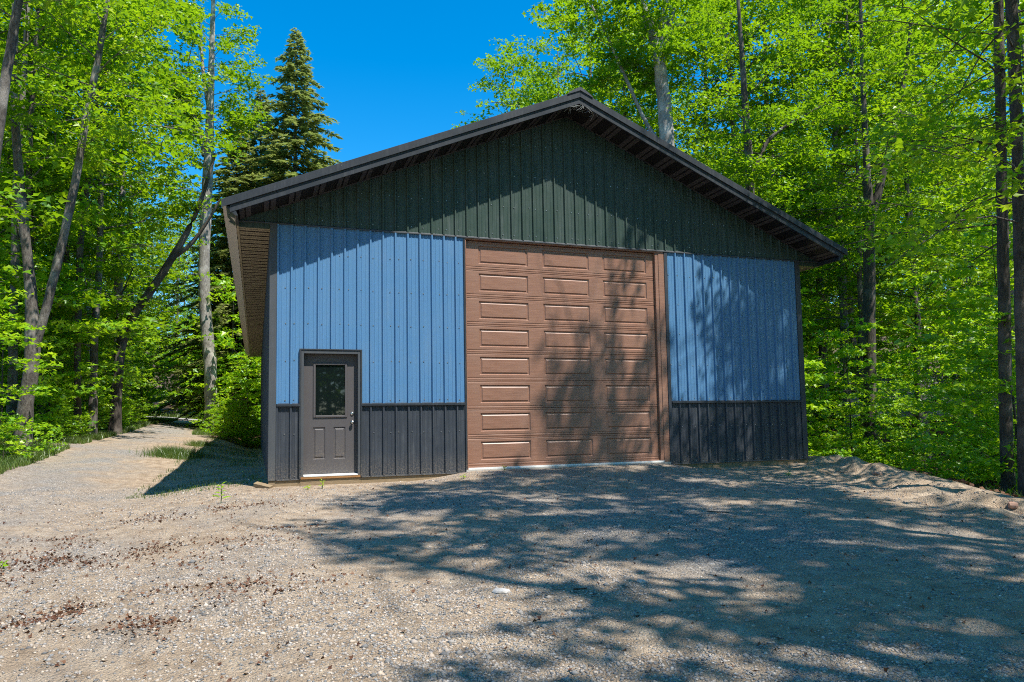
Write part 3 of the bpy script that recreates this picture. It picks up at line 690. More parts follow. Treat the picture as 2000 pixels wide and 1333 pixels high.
# ---- entry door
fr = MB(); FY0 = -0.032
for x0, x1, z0, z1 in ((DL, DL+0.055, 0.0, DT), (DR-0.055, DR, 0.0, DT), (DL+0.055, DR-0.055, DT-0.06, DT)): fr.box(x0, x1, FY0, 0.14, z0, z1)
fr.build('door_frame', M['trim_grey'], barn, bevel=0.005)
fr = MB()
for x0, x1, z0, z1 in ((DL-0.02, DL+0.012, 0.0, DT), (DR-0.012, DR+0.02, 0.0, DT), (DL-0.02, DR+0.02, DT+0.0005, DT+0.024)): fr.box(x0, x1, FY0-0.012, -0.001, z0, z1)
fr.build('door_trim', M['trim'], barn, bevel=0.003)
SX0, SX1, SZ0, SZ1, SY = DL+0.057, DR-0.057, 0.075, DT-0.062, 0.075
def framed(mb, x0, x1, z0, z1, holes, y):
    xs = sorted({x0, x1, *[h[0] for h in holes], *[h[1] for h in holes]}); zs = sorted({z0, z1, *[h[2] for h in holes], *[h[3] for h in holes]})
    for i in range(len(xs)-1):
        for j in range(len(zs)-1):
            cx, cz = (xs[i]+xs[i+1])/2, (zs[j]+zs[j+1])/2
            if any(h[0] < cx < h[1] and h[2] < cz < h[3] for h in holes): continue
            mb.poly([(xs[i], y, zs[j]), (xs[i+1], y, zs[j]), (xs[i+1], y, zs[j+1]), (xs[i], y, zs[j+1])])
GX0, GX1, GZ0, GZ1 = 0.735, 1.285, 1.07, 2.005
P1 = (0.715, 0.925, 0.325, 0.885); P2 = (1.065, 1.275, 0.325, 0.885)
mb = MB(); framed(mb, SX0, SX1, SZ0, SZ1, [(GX0, GX1, GZ0, GZ1), P1, P2], SY)
mb.box(SX0, SX1, SY+0.02, SY+0.04, SZ0, SZ1)
door = mb.build('entry_door', M['door_grey'], barn)
for P in (P1, P2):
    q = MB(); w_, h_ = P[1]-P[0], P[3]-P[2]
    rr_ = [[(i, d, i), (w_-i, d, i), (w_-i, d, h_-i), (i, d, h_-i)] for i, d in ((0, 0), (0.012, 0.014), (0.026, 0.014), (0.045, 0.002), (0.05, 0.002))]
    for A, B in zip(rr_[:-1], rr_[1:]):
        for e in range(4): f = (e+1) % 4; q.poly([A[e], A[f], B[f], B[e]])
    q.poly(rr_[-1]); o = q.build('raised_panel', M['door_grey'], door); o.location = (P[0], SY, P[2])
mb = MB(); e = 0.04
for x0, x1, z0, z1 in ((GX0-0.018, GX0+e-0.018, GZ0-0.018, GZ1+0.018), (GX1-e+0.018, GX1+0.018, GZ0-0.018, GZ1+0.018), (GX0+e-0.018, GX1-e+0.018, GZ0-0.018, GZ0+e-0.018), (GX0+e-0.018, GX1-e+0.018, GZ1-e+0.018, GZ1+0.018)):
    mb.box(x0, x1, SY-0.018, SY-0.0005, z0, z1)
mb.build('window_frame', M['door_grey'], door, bevel=0.006)
mb = MB(); mb.box(GX0, GX1, SY+0.004, SY+0.012, GZ0, GZ1); mb.build('window_pane', M['glass'], door)
def lathe(name, pts, loc, m, parent, n=14):
    v, f = [], []
    for y_, r_ in pts:
        for k in range(n): a = 2*math.pi*k/n; v.append((r_*math.cos(a), y_, r_*math.sin(a)))
    for i in range(len(pts)-1):
        for k in range(n): j = (k+1) % n; f.append((i*n+k, i*n+j, (i+1)*n+j, (i+1)*n+k))
    f.append(tuple((len(pts)-1)*n+k for k in range(n)))
    o = link(name, mesh_py(name, v, f, m, True), parent); o.location = loc; return o
lathe('door_knob', [(0, .033), (-.006, .033), (-.010, .014), (-.030, .013), (-.038, .026), (-.052, .030), (-.064, .024), (-.070, .010)], (1.393, SY, 0.965), M['nickel'], door)
lathe('deadbolt', [(0, .031), (-.010, .031), (-.016, .024), (-.020, .008)], (1.393, SY, 1.115), M['nickel'], door)
mb = MB(); mb.hexa([(SX0, -0.04, 0.034), (SX1, -0.04, 0.034), (SX1, 0.12, 0.034), (SX0, 0.12, 0.034), (SX0, -0.04, 0.050), (SX1, -0.04, 0.050), (SX1, 0.12, 0.073), (SX0, 0.12, 0.073)]); mb.build('threshold', M['white'], barn)
mb = MB(); mb.box(DL+0.003, DR-0.003, -0.036, 0.12, -0.004, 0.033); mb.build('door_sill', M['oak'], barn)

# ------------------------------------------------------------------ vegetation generators
def tube(path, rad, sides=8, jag=0.0, r=None):
    P = np.asarray(path, float); n = len(P)
    T = np.gradient(P, axis=0); T /= np.linalg.norm(T, axis=1)[:, None]+1e-9
    ref = np.where(np.abs(T[:, 2:3]) > 0.9, np.array([[1.0, 0, 0]]), np.array([[0, 0, 1.0]]))
    A = np.cross(T, ref); A /= np.linalg.norm(A, axis=1)[:, None]+1e-9; B = np.cross(T, A)
    ang = np.arange(sides)*2*np.pi/sides
    R_ = np.asarray(rad, float)[:, None]*np.ones((n, sides))
    if jag and r is not None: R_ = R_*(1+jag*(r.random((n, sides))-0.5))
    V_ = P[:, None, :]+A[:, None, :]*(np.cos(ang)[None, :, None]*R_[..., None])+B[:, None, :]*(np.sin(ang)[None, :, None]*R_[..., None])
    idx = np.arange(n*sides).reshape(n, sides); nx = np.roll(idx, -1, axis=1)
    F_ = np.stack([idx[:-1], nx[:-1], nx[1:], idx[1:]], -1).reshape(-1, 4)
    return V_.reshape(-1, 3), F_
class Wood:
    def __init__(s): s.V = []; s.F = []; s.n = 0
    def add(s, path, rad, sides=6, jag=0, r=None):
        v, f = tube(path, rad, sides, jag, r); s.V.append(v); s.F.append(f+s.n); s.n += len(v)
    def mesh(s, name, m): return mesh_np(name, np.concatenate(s.V), np.concatenate(s.F), m, smooth=True)
def smooth_path(pts, n):
    pts = np.asarray(pts, float); k = len(pts); t = np.linspace(0, k-1, n); out = []
    for x in t:
        i = min(int(x), k-2); f = x-i
        p0, p1, p2, p3 = pts[max(i-1, 0)], pts[i], pts[i+1], pts[min(i+2, k-1)]
        out.append(0.5*((2*p1)+(-p0+p2)*f+(2*p0-5*p1+4*p2-p3)*f*f+(-p0+3*p1-3*p2+p3)*f**3))
    return np.array(out)
def leaf_mesh(name, pos, size, r, m, lobed=True, tilt=0.55, droop=0.25, cluster=None):
    """pos (n,3); one folded maple-like leaf each"""
    n = len(pos); az = r.random(n)*2*np.pi
    d = np.stack([np.cos(az), np.sin(az), -droop+r.normal(0, 0.35, n)], -1); d /= np.linalg.norm(d, axis=1)[:, None]
    up = np.stack([r.normal(0, tilt, n), r.normal(0, tilt, n), np.ones(n)], -1)
    s = np.cross(up, d); s /= np.linalg.norm(s, axis=1)[:, None]+1e-9; nn = np.cross(d, s)
    L = size*(0.65+0.7*r.random(n))
    def pt(a, b, c): return pos+d*(L*a)[:, None]+s*(L*b)[:, None]+nn*(L*c)[:, None]
    if lobed:
        V_ = np.stack([pt(0, 0, 0), pt(.30, .50, .10), pt(.48, .20, .03), pt(1.0, 0, -.08), pt(.48, -.20, .03), pt(.30, -.50, .10)], 1)
        F_ = np.array([[0, 2, 1], [0, 3, 2], [0, 4, 3], [0, 5, 4]])
    else:
        V_ = np.stack([pt(0, 0, 0), pt(.45, .42, .08), pt(1.0, 0, -.06), pt(.45, -.42, .08)], 1)
        F_ = np.array([[0, 2, 1], [0, 3, 2]])
    k = V_.shape[1]
    faces = (F_[None]+(np.arange(n)*k)[:, None, None]).reshape(-1, 3)
    me = mesh_np(name, V_.reshape(-1, 3), faces, m)
    a = me.attributes.new('rnd', 'FLOAT', 'POINT')
    base = r.random(n) if cluster is None else np.clip(cluster*0.6+r.random(n)*0.4, 0, 1)
    a.data.foreach_set('value', np.repeat(base, k).astype(np.float32)); return me
def spray(centres, n, rad, flat, r, heading=None):
    """n leaves round every centre in a flattened clump"""
    c = np.repeat(np.asarray(centres), n, axis=0); q = r.normal(0, 1, (len(c), 3)); q /= np.linalg.norm(q, axis=1)[:, None]
    q *= (r.random(len(c))**0.5)[:, None]*rad; q[:, 2] *= flat
    q[:, 2] -= 0.10*(q[:, 0]**2+q[:, 1]**2)/max(rad, 1e-6)
    cl = np.repeat(r.random(len(centres)), n); return c+q, cl
def branch_tree(trunk, trad, r, lo, hi, R, nl, rise=0.5, sub=4, keep=None, prof=None, spc=0.42, wood=None, sides=8, limb=1.0):
    """limbs + twigs on a trunk path; returns Wood and spray centres"""
    wd = wood or Wood(); trunk = np.asarray(trunk); wd.add(trunk, trad, sides, 0.16, r)
    zt = trunk[:, 2]; C = []
    ga = r.random()*6.28
    for i in range(nl):
        t = (i+r.random()*0.8)/nl; z = lo+(hi-lo)*t
        k = int(np.clip(np.searchsorted(zt, z), 1, len(zt)-1)); f = (z-zt[k-1])/max(zt[k]-zt[k-1], 1e-6); f = min(max(f, 0), 1)
        p0 = trunk[k-1]*(1-f)+trunk[k]*f; tr_ = trad[k-1]*(1-f)+trad[k]*f
        ga += 2.4+r.normal(0, 0.35)
        pr_ = prof(t) if prof else (0.55+0.9*t if t < 0.5 else 1.0-0.75*(t-0.5)*1.6)
        L = R*pr_*(0.75+0.45*r.random())
        el = rise*(0.55+0.9*t)+r.normal(0, 0.12)
        d = np.array([math.cos(ga)*math.cos(el), math.sin(ga)*math.cos(el), math.sin(el)])
        pts = [p0]; dd = d.copy()
        for s_ in range(4):
            dd = dd+r.normal(0, 0.14, 3); dd[2] -= 0.09; dd /= np.linalg.norm(dd); pts.append(pts[-1]+dd*L/4)
        pts = np.array(pts)
        br = max(0.006, limb*min(tr_*0.4, 0.009*L+0.004))
        if keep is not None and keep(pts[1:]).mean() < 0.5: continue
        wd.add(pts, br*np.array([1, .8, .6, .4, .15]), 5)
        for s_ in range(sub+1):
            q = 0.3+0.7*(s_+r.random()*0.6)/(sub+0.6); q = min(q, 0.98); kk = int(q*4); ff = q*4-kk
            b0 = pts[kk]*(1-ff)+pts[min(kk+1, 4)]*ff
            aa = math.atan2(dd[1], dd[0])+(1 if s_ % 2 else -1)*(0.5+0.6*r.random())
            l2 = L*(0.22+0.28*r.random())*(1.15-0.5*q)+0.25
            e2 = 0.15+r.normal(0, 0.2); d2 = np.array([math.cos(aa)*math.cos(e2), math.sin(aa)*math.cos(e2), math.sin(e2)])
            tw = np.array([b0, b0+d2*l2*0.5+r.normal(0, 0.04, 3), b0+d2*l2+np.array([0, 0, -0.12*l2])])
            if keep is not None and not keep(tw[1:]).any(): continue
            wd.add(tw, br*0.35*np.array([1, .7, .25])+0.002, 4)
            m = max(2, int(l2/spc))
            for g in np.linspace(0.25, 1.05, m): C.append(tw[0]*(1-g)+tw[2]*g+r.normal(0, 0.12, 3))
        for g in (0.8, 1.0): C.append(pts[0]*(1-g)+pts[4]*g)
    C = np.array(C)
    if keep is not None: C = C[keep(C)]
    return wd, C
def wob_trunk(h, r0_, r, lean=0.02, n=12, top=0.12, flare=1.35):
    z = np.linspace(0, 1, n); x = np.cumsum(r.normal(0, lean, n))*h*0.10; y = np.cumsum(r.normal(0, lean, n))*h*0.10
    x -= x[0]; y -= y[0]
    P = np.stack([x, y, z*h], -1); P[0, 2] = -0.45
    rad = r0_*(1-(1-top)*z**1.1); rad[0] = r0_*flare; return P, rad

# --- templates
TEMPL = {}
def template(kind, seed, h, R, lo, nl, nleaf, lsize, r0_, leaf, bk, rise=0.5, spc=0.42, rad=0.45, flat=0.28, lean=0.02, sub=4, lobed=True, prof=None):
    r = np.random.default_rng(seed); P, rd = wob_trunk(h, r0_, r, lean)
    wd, C = branch_tree(P, rd, r, lo*h, h*0.985, R, nl, rise, sub, spc=spc, prof=prof)
    pos, cl = spray(C, nleaf, rad, flat, r)
    TEMPL.setdefault(kind, []).append((wd.mesh('trunk', M[bk]), leaf_mesh('crown', pos, lsize, r, M[leaf], lobed, cluster=cl)))
for s_ in range(4): template('maple', 100+s_, 20.0, 3.7, 0.22, 46, 18, 0.16, 0.19, 'leaf', 'bark', spc=0.5, rad=0.5)
for s_ in range(2): template('dark_maple', 154+s_, 21.0, 3.6, 0.16, 56, 19, 0.16, 0.14, 'leaf', 'bark_dark', spc=0.48, rad=0.52, lean=0.05)
for s_ in range(3): template('pole', 200+s_, 13.0, 2.3, 0.15, 36, 15, 0.15, 0.085, 'leaf', 'bark', spc=0.45, rad=0.42)
for s_ in range(4): template('sapling', 300+s_, 5.0, 1.7, 0.10, 17, 13, 0.15, 0.030, 'leaf_under', 'bark_dark', rise=0.2, spc=0.36, rad=0.36, flat=0.16, lean=0.03, sub=3)
for s_ in range(3): template('seedling', 400+s_, 1.1, 0.75, 0.12, 9, 9, 0.12, 0.010, 'leaf_under', 'bark_dark', rise=0.3, spc=0.26, rad=0.22, flat=0.25, lean=0.05, sub=2)

def hemlock(seed, h, R, dens=1.0):
    r = np.random.default_rng(seed); P, rd = wob_trunk(h, 0.24, r, 0.006, 14, 0.04); wd = Wood(); wd.add(P, rd, 7, 0.1, r)
    pos, dirs = [], []
    z = 0.06*h; ga = 0
    while z < h*0.995:
        t = z/h; L0 = R*(1-t)**0.85*(0.55+0.45*min(1, t*5))+0.10
        for k in range(5):
            ga += 1.2566+r.normal(0, 0.25); L = L0*(0.5+0.55*r.random())
            el = 0.25*t*1.6+0.02+r.normal(0, 0.12)
            d = np.array([math.cos(ga)*math.cos(el), math.sin(ga)*math.cos(el), math.sin(el)])
            p0 = np.array([np.interp(z, P[:, 2], P[:, 0]), np.interp(z, P[:, 2], P[:, 1]), z])
            p1 = p0+d*L*0.6; p2 = p0+d*L+np.array([0, 0, -0.26*L]); wd.add(np.array([p0, p1, p2]), np.array([.02, .013, .004])*(0.5+0.5*(1-t)), 4)
            m = max(4, int(L*13*dens)); g = 0.22+0.80*r.random(m)
            b = np.where(g[:, None] < 0.6, p0+(p1-p0)*(g/0.6)[:, None], p1+(p2-p1)*((g-0.6)/0.4)[:, None])
            side = np.where(r.random(m) < 0.5, -1, 1)*(0.7+0.5*r.random(m)); aa = ga+side
            dd = np.stack([np.cos(aa), np.sin(aa), -0.25+r.normal(0, 0.18, m)], -1)
            sl_ = (0.20+0.30*r.random(m))*(0.6+0.55*np.clip(L/2, 0, 1))*(1.2-0.6*g)
            pos.append(b); dirs.append(dd*sl_[:, None])
        z += 0.17+0.08*r.random()
    pos = np.concatenate(pos); dirs = np.concatenate(dirs); n = len(pos)
    wv_ = np.cross(dirs, np.array([0, 0, 1.0])); wv_ /= np.linalg.norm(wv_, axis=1)[:, None]+1e-9
    wv_ += r.normal(0, 0.35, (n, 3)); wl = (0.035+0.035*r.random(n))[:, None]
    # each spray: a feathered blade with two side fingers
    a = pos; tip = pos+dirs; m1 = pos+dirs*0.45
    V_ = np.stack([a, m1+wv_*wl, tip, m1-wv_*wl, m1*0.5+tip*0.5+wv_*wl*2.6+dirs*0.05, m1*0.5+tip*0.5-wv_*wl*2.6+dirs*0.05, a+dirs*0.2], 1)
    F_ = np.array([[0, 3, 1], [1, 3, 2], [6, 1, 4], [6, 5, 3]])
    faces = (F_[None]+(np.arange(n)*7)[:, None, None]).reshape(-1, 3)
    me = mesh_np('crown', V_.reshape(-1, 3), faces, M['needle'])
    at_ = me.attributes.new('rnd', 'FLOAT', 'POINT'); at_.data.foreach_set('value', np.repeat(r.random(n), 7).astype(np.float32))
    return wd.mesh('trunk', M['bark_dark']), me
TEMPL['hemlock'] = [hemlock(500+i, 22.0, 6.6, 3.0) for i in range(2)]

def plant(kind, idx, name, label, cat, u, v, s=1.0, rz=None, group=None, z=None, tilt=(0, 0)):
    tm = TEMPL[kind][idx % len(TEMPL[kind])]
    o = thing(name, label, cat, (u, v, float(gz_smooth(u, v)) if z is None else z), rng.random()*6.28 if rz is None else rz, group)
    o.rotation_euler = (tilt[0], tilt[1], o.rotation_euler[2])
    o.scale = (s, s, s*(0.92+0.16*rng.random()))
    link('trunk', tm[0], o); link('crown', tm[1], o); return o
def ground_hit(x, y, D):
    p = at(x, y, D); return p[0], p[1]

# ------------------------------------------------------------------ hero trees traced where they stand
def hero(name, label, stems, bk='bark', crown=None, leaf='leaf', seed=1, group=None, lsize=0.135, sides=10, cat='tree'):
    """stems: list of (depth, [(x, y, radius)...]); first stem starts at the base"""
    r = np.random.default_rng(seed); D0, pts0 = stems[0]
    b = at(pts0[0][0], pts0[0][1], D0); g0 = float(gz_smooth(b[0], b[1])); b = np.array([b[0], b[1], min(b[2], g0)]); root = thing(name, label, cat, tuple(b), 0.0, group)
    wd = Wood(); C = []
    for si, (D, pts) in enumerate(stems):
        W3 = np.array([at(x, y, D+(0.0 if si == 0 else 0.25*si*j/len(pts))) for j, (x, y, q) in enumerate(pts)])-b
        if si == 0: W3[0] = (0, 0, 0)
        n = max(6, len(pts)*4); path = smooth_path(W3, n)
        rad = np.interp(np.linspace(0, 1, n), np.linspace(0, 1, len(pts)), [q for _, _, q in pts])
        if si == 0: path[0, 2] -= 0.5; rad[0] *= 1.45; rad[1] *= 1.12
        kp = crown.get('keep') if crown else None
        if crown and crown.get('on', (0,)) and si in crown.get('on', (0,)):
            lo, hi = crown['lo'], path[-1, 2]
            wd, c = branch_tree(path, rad, r, lo, hi, crown['R'], crown['n'], crown.get('rise', 0.5), crown.get('sub', 4), spc=crown.get('spc', 0.5), wood=wd, sides=sides, prof=crown.get('prof'), keep=(lambda q: kp(q+b)) if kp else None, limb=crown.get('limb', 0.85))
            C.append(c)
        else: wd.add(path, rad, sides, 0.16, r)
    link('trunk', wd.mesh('trunk', M[bk]), root)
    if C:
        C = np.concatenate(C)
        pos, cl = spray(C, crown.get('leaves', 21), crown.get('rad', 0.48), 0.28, r)
        link('crown', leaf_mesh('crown', pos, lsize, r, M[leaf], True, cluster=cl), root)
    return root
def pxx(P):
    d = P-CAM; return CX+F_PX*(d@RT)/max(d@fw, 0.1)
flat_prof = lambda t: 1.0-0.35*t
hero('forked_maple', 'grey forked maple with two tall bare stems left of the driveway', [
    (20, [(42, 862, .22), (52, 780, .19), (64, 690, .20), (60, 570, .14), (47, 440, .12), (34, 300, .105), (28, 180, .09), (29, 60, .08), (27, -70, .06)]),
    (20, [(64, 690, .13), (84, 625, .12), (106, 540, .115), (127, 450, .11), (150, 340, .10), (168, 235, .09), (194, 100, .08), (214, -30, .06)])],
    'bark', dict(on=(0, 1), lo=8.0, R=2.6, n=16, spc=0.5, leaves=20), seed=11)
hero('slender_maple', 'slender straight maple just behind the forked grey maple', [
    (25, [(84, 800, .12), (72, 600, .11), (60, 470, .10), (57, 300, .09), (65, 170, .08), (76, 0, .06), (80, -90, .06)])],
    'bark_dark', dict(lo=6.5, R=3.0, n=22, spc=0.5), seed=12)
hero('leaning_pole_tree', 'thin pole tree leaning to the right across the top left corner', [
    (14, [(-62, 900, .11), (-40, 620, .10), (-18, 380, .095), (2, 215, .09), (20, 100, .085), (40, -20, .07), (52, -110, .05)])],
    'bark', dict(lo=7.5, R=1.6, n=8, spc=0.5, keep=lambda P: P[:, 2] > 8.5), seed=13)
hero('dark_trunk_maple', 'stout dark-barked maple in shade behind the forked grey maple', [
    (30, [(112, 815, .27), (116, 700, .235), (121, 570, .22), (128, 430, .19), (132, 260, .15), (138, 80, .10), (142, -60, .06)])],
    'bark_dark', dict(lo=6.0, R=3.6, n=30, spc=0.55), seed=14)
hero('twin_pole_maple', 'slim dark maple between the stout dark trunk and the leaning tree', [
    (26, [(153, 838, .13), (151, 700, .115), (154, 570, .105), (160, 440, .095), (186, 250, .08), (196, 90, .06), (205, -50, .04)])],
    'bark_dark', dict(lo=7.5, R=2.5, n=20, spc=0.5), seed=15)
hero('birch_tree', 'thin white-barked birch among the maples left of the leaning tree', [
    (33, [(180, 815, .13), (176, 700, .12), (172, 560, .11), (170, 420, .09), (172, 250, .06)])],
    'bark_birch', dict(lo=7.0, R=2.2, n=16, spc=0.55), seed=16)
hero('curved_leaning_tree', 'dark curved tree leaning right over the far driveway', [
    (30, [(226, 800, .22), (234, 695, .19), (259, 620, .175), (300, 560, .16), (337, 503, .15), (372, 440, .11), (398, 375, .08), (420, 300, .06)]),
    (30, [(337, 503, .11), (372, 478, .085), (402, 438, .06), (430, 390, .04)]),
    (30, [(236, 700, .07), (228, 630, .05), (232, 590, .03), (262, 520, .02)])],
    'bark_dark', dict(on=(0, 1), lo=9.0, R=1.8, n=9, spc=0.5, keep=lambda P: np.array([pxx(p) < 385 for p in P])), seed=17)
hero('tall_pale_maple', 'tall pale-barked maple standing alone beside the barn eave', [
    (38, [(416, 842, .40), (411, 720, .325), (401, 610, .30), (399, 500, .29), (403, 400, .275), (408, 300, .24), (411, 200, .19), (414, 90, .14), (417, -20, .09), (418, -80, .06)]),
    (38, [(400, 305, .16), (392, 262, .13), (378, 225, .10), (352, 190, .05)]),
    (38, [(409, 215, .13), (398, 150, .10), (392, 80, .06), (388, 20, .04)])],
    'bark_pale', dict(on=(0, 1, 2), lo=14.5, R=2.7, n=24, spc=0.5, rise=0.6, leaves=20, keep=lambda P: np.array([abs(pxx(p)-411) > 17 for p in P])), seed=18, lsize=0.17)
hero('big_forked_maple', 'big grey maple forking high above the right roof slope', [
    (33, [(1322, 880, .42), (1312, 600, .38), (1305, 320, .345), (1300, 230, .33), (1291, 150, .29), (1284, 105, .24), (1270, 50, .18), (1243, -25, .13), (1225, -90, .08)]),
    (33, [(1287, 120, .20), (1293, 60, .17), (1300, 20, .14), (1312, -60, .09)]),
    (33, [(1296, 190, .15), (1288, 120, .14), (1262, 45, .11), (1240, -5, .08), (1225, -50, .06)]),
    (33, [(1302, 300, .10), (1262, 240, .09), (1230, 170, .08), (1190, 80, .06), (1150, 0, .04)]),
    (33, [(1290, 110, .16), (1306, 50, .13), (1328, 0, .09), (1345, -60, .06)])],
    'bark_pale', dict(on=(0, 1, 2, 3), lo=17.5, R=3.2, n=13, spc=0.52, rise=0.6), seed=19, lsize=0.19)
hero('forked_understory_maple', 'dark maple with a long limb to the right just above the lower right roof slope', [
    (25, [(1480, 880, .19), (1472, 600, .17), (1466, 400, .155), (1462, 300, .14), (1455, 200, .11), (1448, 90, .08), (1440, -20, .05)]),
    (25, [(1466, 370, .09), (1480, 318, .08), (1505, 270, .065), (1560, 232, .045), (1620, 200, .02)])],
    'bark_dark', dict(on=(0, 1), lo=8.5, R=2.6, n=18, spc=0.5), seed=20)
hero('v_shaped_maple', 'maple with two dark stems spreading in a V right of the barn', [
    (27, [(1700, 905, .24), (1698, 700, .22), (1697, 440, .20), (1694, 350, .13), (1690, 270, .11), (1684, 130, .08), (1680, -20, .05)]),
    (27, [(1697, 445, .16), (1712, 390, .15), (1727, 330, .135), (1740, 285, .12), (1762, 180, .09), (1780, 40, .05)])],
    'bark_dark', dict(on=(0, 1), lo=8.0, R=2.8, n=17, spc=0.52), seed=21)
hero('edge_maple', 'straight grey maple at the edge of the sand, second trunk from the right border', [
    (15, [(1969, 985, .135), (1964, 800, .118), (1961, 600, .112), (1957, 400, .105), (1954, 200, .098), (1951, 50, .09), (1947, -120, .09), (1944, -300, .06)])],
    'bark_dark', dict(lo=5.6, R=4.8, n=26, keep=lambda P: np.array([pxx(p) > 1690 for p in P]), rise=0.12, spc=0.33, prof=flat_prof, leaves=17, limb=0.5), seed=22, lsize=0.13)  # grey trunk in dark bark: its shade is put into the colour
hero('border_maple', 'grey maple trunk nearest the right border, beside the edge of the sand', [
    (13.2, [(2004, 990, .12), (1999, 800, .105), (1993, 550, .10), (1987, 300, .095), (1981, 120, .10), (1975, 0, .09), (1966, -160, .075), (1960, -300, .05)])],
    'bark_dark', dict(lo=5.2, R=4.6, n=24, keep=lambda P: np.array([pxx(p) > 1720 for p in P]), rise=0.12, spc=0.33, prof=flat_prof, leaves=17, limb=0.5), seed=23, lsize=0.125)  # dark bark colour stands in for shade on this trunk too

# hemlocks behind the barn's left side
for (x, D, hh, i, lab) in ((573, 45, 24.4, 0, 'tall pointed hemlock standing against the open blue sky left of the roof'),
                           (505, 48, 24.3, 1, 'hemlock half hidden between the tall pale maple and the pointed hemlock'),
                           (455, 43, 18.5, 0, 'shorter hemlock directly right of the tall pale trunk'), (535, 51, 19.5, 1, 'hemlock filling in behind the pointed hemlock, its top lower'), (612, 50, 12.5, 0, 'low hemlock just above the left roof edge')):
    p = at(x, 830, D); o = plant('hemlock', i, 'hemlock_tree', lab, 'conifer', p[0], p[1], hh/22.0, group='hemlocks left of the barn'); o.scale[0] *= 1.12; o.scale[1] *= 1.12
for (x, D, hh, i, lab) in ((818, 62, 24.3, 1, 'hemlock whose thin tip just shows over the left roof slope'),):
    p = at(x, 830, D); plant('hemlock', i, 'hemlock_tree', lab, 'conifer', p[0], p[1], hh/22.0, group='hemlocks left of the barn')
p = at(470, 835, 40); plant('hemlock', 1, 'hemlock_tree', 'small bushy hemlock under the end of the barn eave', 'conifer', p[0], p[1], 0.20, group='hemlocks left of the barn')

# dead grey sapling under the eave
r = np.random.default_rng(31); wd = Wood(); b = at(497, 838, 41)
root = thing('dead_tree', 'dead grey sapling with drooping bare twigs at the back corner of the barn', 'dead tree', tuple(b))
P = smooth_path([(0, 0, -0.3), (0.03, 0, 2), (-0.05, .05, 4.6)], 8); wd.add(P, np.linspace(.09, .03, 8), 6)
for k in range(34):
    z = 1.2+3.3*r.random(); a = r.random()*6.28; L = 0.6+1.0*r.random(); p0 = np.array([0, 0, z])
    d = np.array([math.cos(a), math.sin(a), -0.15]); p1 = p0+d*L*0.6; p2 = p0+d*L+np.array([0, 0, -0.5*L]); wd.add(np.array([p0, p1, p2]), [.022, .014, .006], 4)
    for q in range(3):
        g = 0.4+0.5*r.random(); s0 = p0*(1-g)+p2*g; wd.add(np.array([s0, s0+r.normal(0, .2, 3)+(0, 0, -.3)]), [.010, .004], 3)
link('trunk', wd.mesh('trunk', M['twig']), root)

# ------------------------------------------------------------------ woods
def cam_angle(u, v): return math.degrees(math.atan2(u-CAM[0], v-CAM[1]))
CLEAR2 = [(1668, 1692, 24), (1780, 1800, 27), (30, 85, 20)]
CLEAR = [(1225, 1350, 33), (1665, 1765, 27), (392, 425, 38), (215, 330, 29), (25, 130, 20), (1445, 1500, 25), (1545, 1600, 30)]   # trunks the photograph shows bare
def blocks(u, v):
    d = np.array([u, v, 1.0])-CAM; D = d@fw
    if D < 1: return False
    x = CX+F_PX*(d@RT)/D; m = 2.3/D*F_PX
    return any(D < D0+1 and x0-m < x < x1+m for x0, x1, D0 in CLEAR)
def blocks2(u, v):
    d = np.array([u, v, 1.0])-CAM; D = d@fw; x = CX+F_PX*(d@RT)/D; m = 0.9/D*F_PX
    if any(D < D0+0.5 and x0-m < x < x1+m for x0, x1, D0 in CLEAR2) and (x < 500 or rw.random() < 0.55): return True
    return 1800-m < x < 1935+m and D < 34 and rw.random() < 0.30
taken = []
def free(u, v, dmin):
    for a, b_ in taken:
        if (a-u)**2+(b_-v)**2 < dmin*dmin: return False
    taken.append((u, v)); return True
def in_barn(u, v, m=1.5): return -m < u < BW+m and -m < v < BL+m
rw = np.random.default_rng(77)
def D_block(u, v):
    d = np.array([u, v, 1.0])-CAM; D = d@fw; x = CX+F_PX*(d@RT)/max(D, 1); return 1800 < x < 1940 and D < 27
GR1, GL1 = 'maples of the wood to the right of the barn', 'maples of the wood to the left of the driveway'
LR = ['leafy green maple in the depth of the wood right of the barn', 'leafy green maple rising behind the barn roof to the right of the ridge']
n = 0; tries = 0
while n < 46 and tries < 4000:
    tries += 1
    u, v = rw.uniform(11, 52), rw.uniform(-3, 62)
    ang = cam_angle(u, v); dist = math.hypot(u-CAM[0], v-CAM[1])
    if D_block(u, v) or in_barn(u, v, 2.4) or ang < 25 or ang > 60 or dist < 21 or blocks(u, v): continue
    if 24 < u < 34 and 3 < v < 17: continue
    if not free(u, v, 2.9): continue
    behind = u < 14 or ang < 34
    kind = 'maple' if rw.random() < 0.62 else 'pole'
    s = rw.uniform(0.95, 1.35)
    plant(kind, int(rw.integers(0, 9)), 'maple_tree', LR[1] if behind else LR[0], 'tree', u, v, s, group=GR1); n += 1
n = 0; tries = 0
while n < 26 and tries < 3000:
    tries += 1
    u, v = rw.uniform(20, 75), rw.uniform(30, 80); ang = cam_angle(u, v)
    if ang < 26 or ang > 57 or not free(u, v, 3.0): continue
    plant('maple', int(rw.integers(0, 9)), 'maple_tree', 'far maple', 'tree', u, v, rw.uniform(1.1, 1.4), group='far maples right of the barn'); n += 1
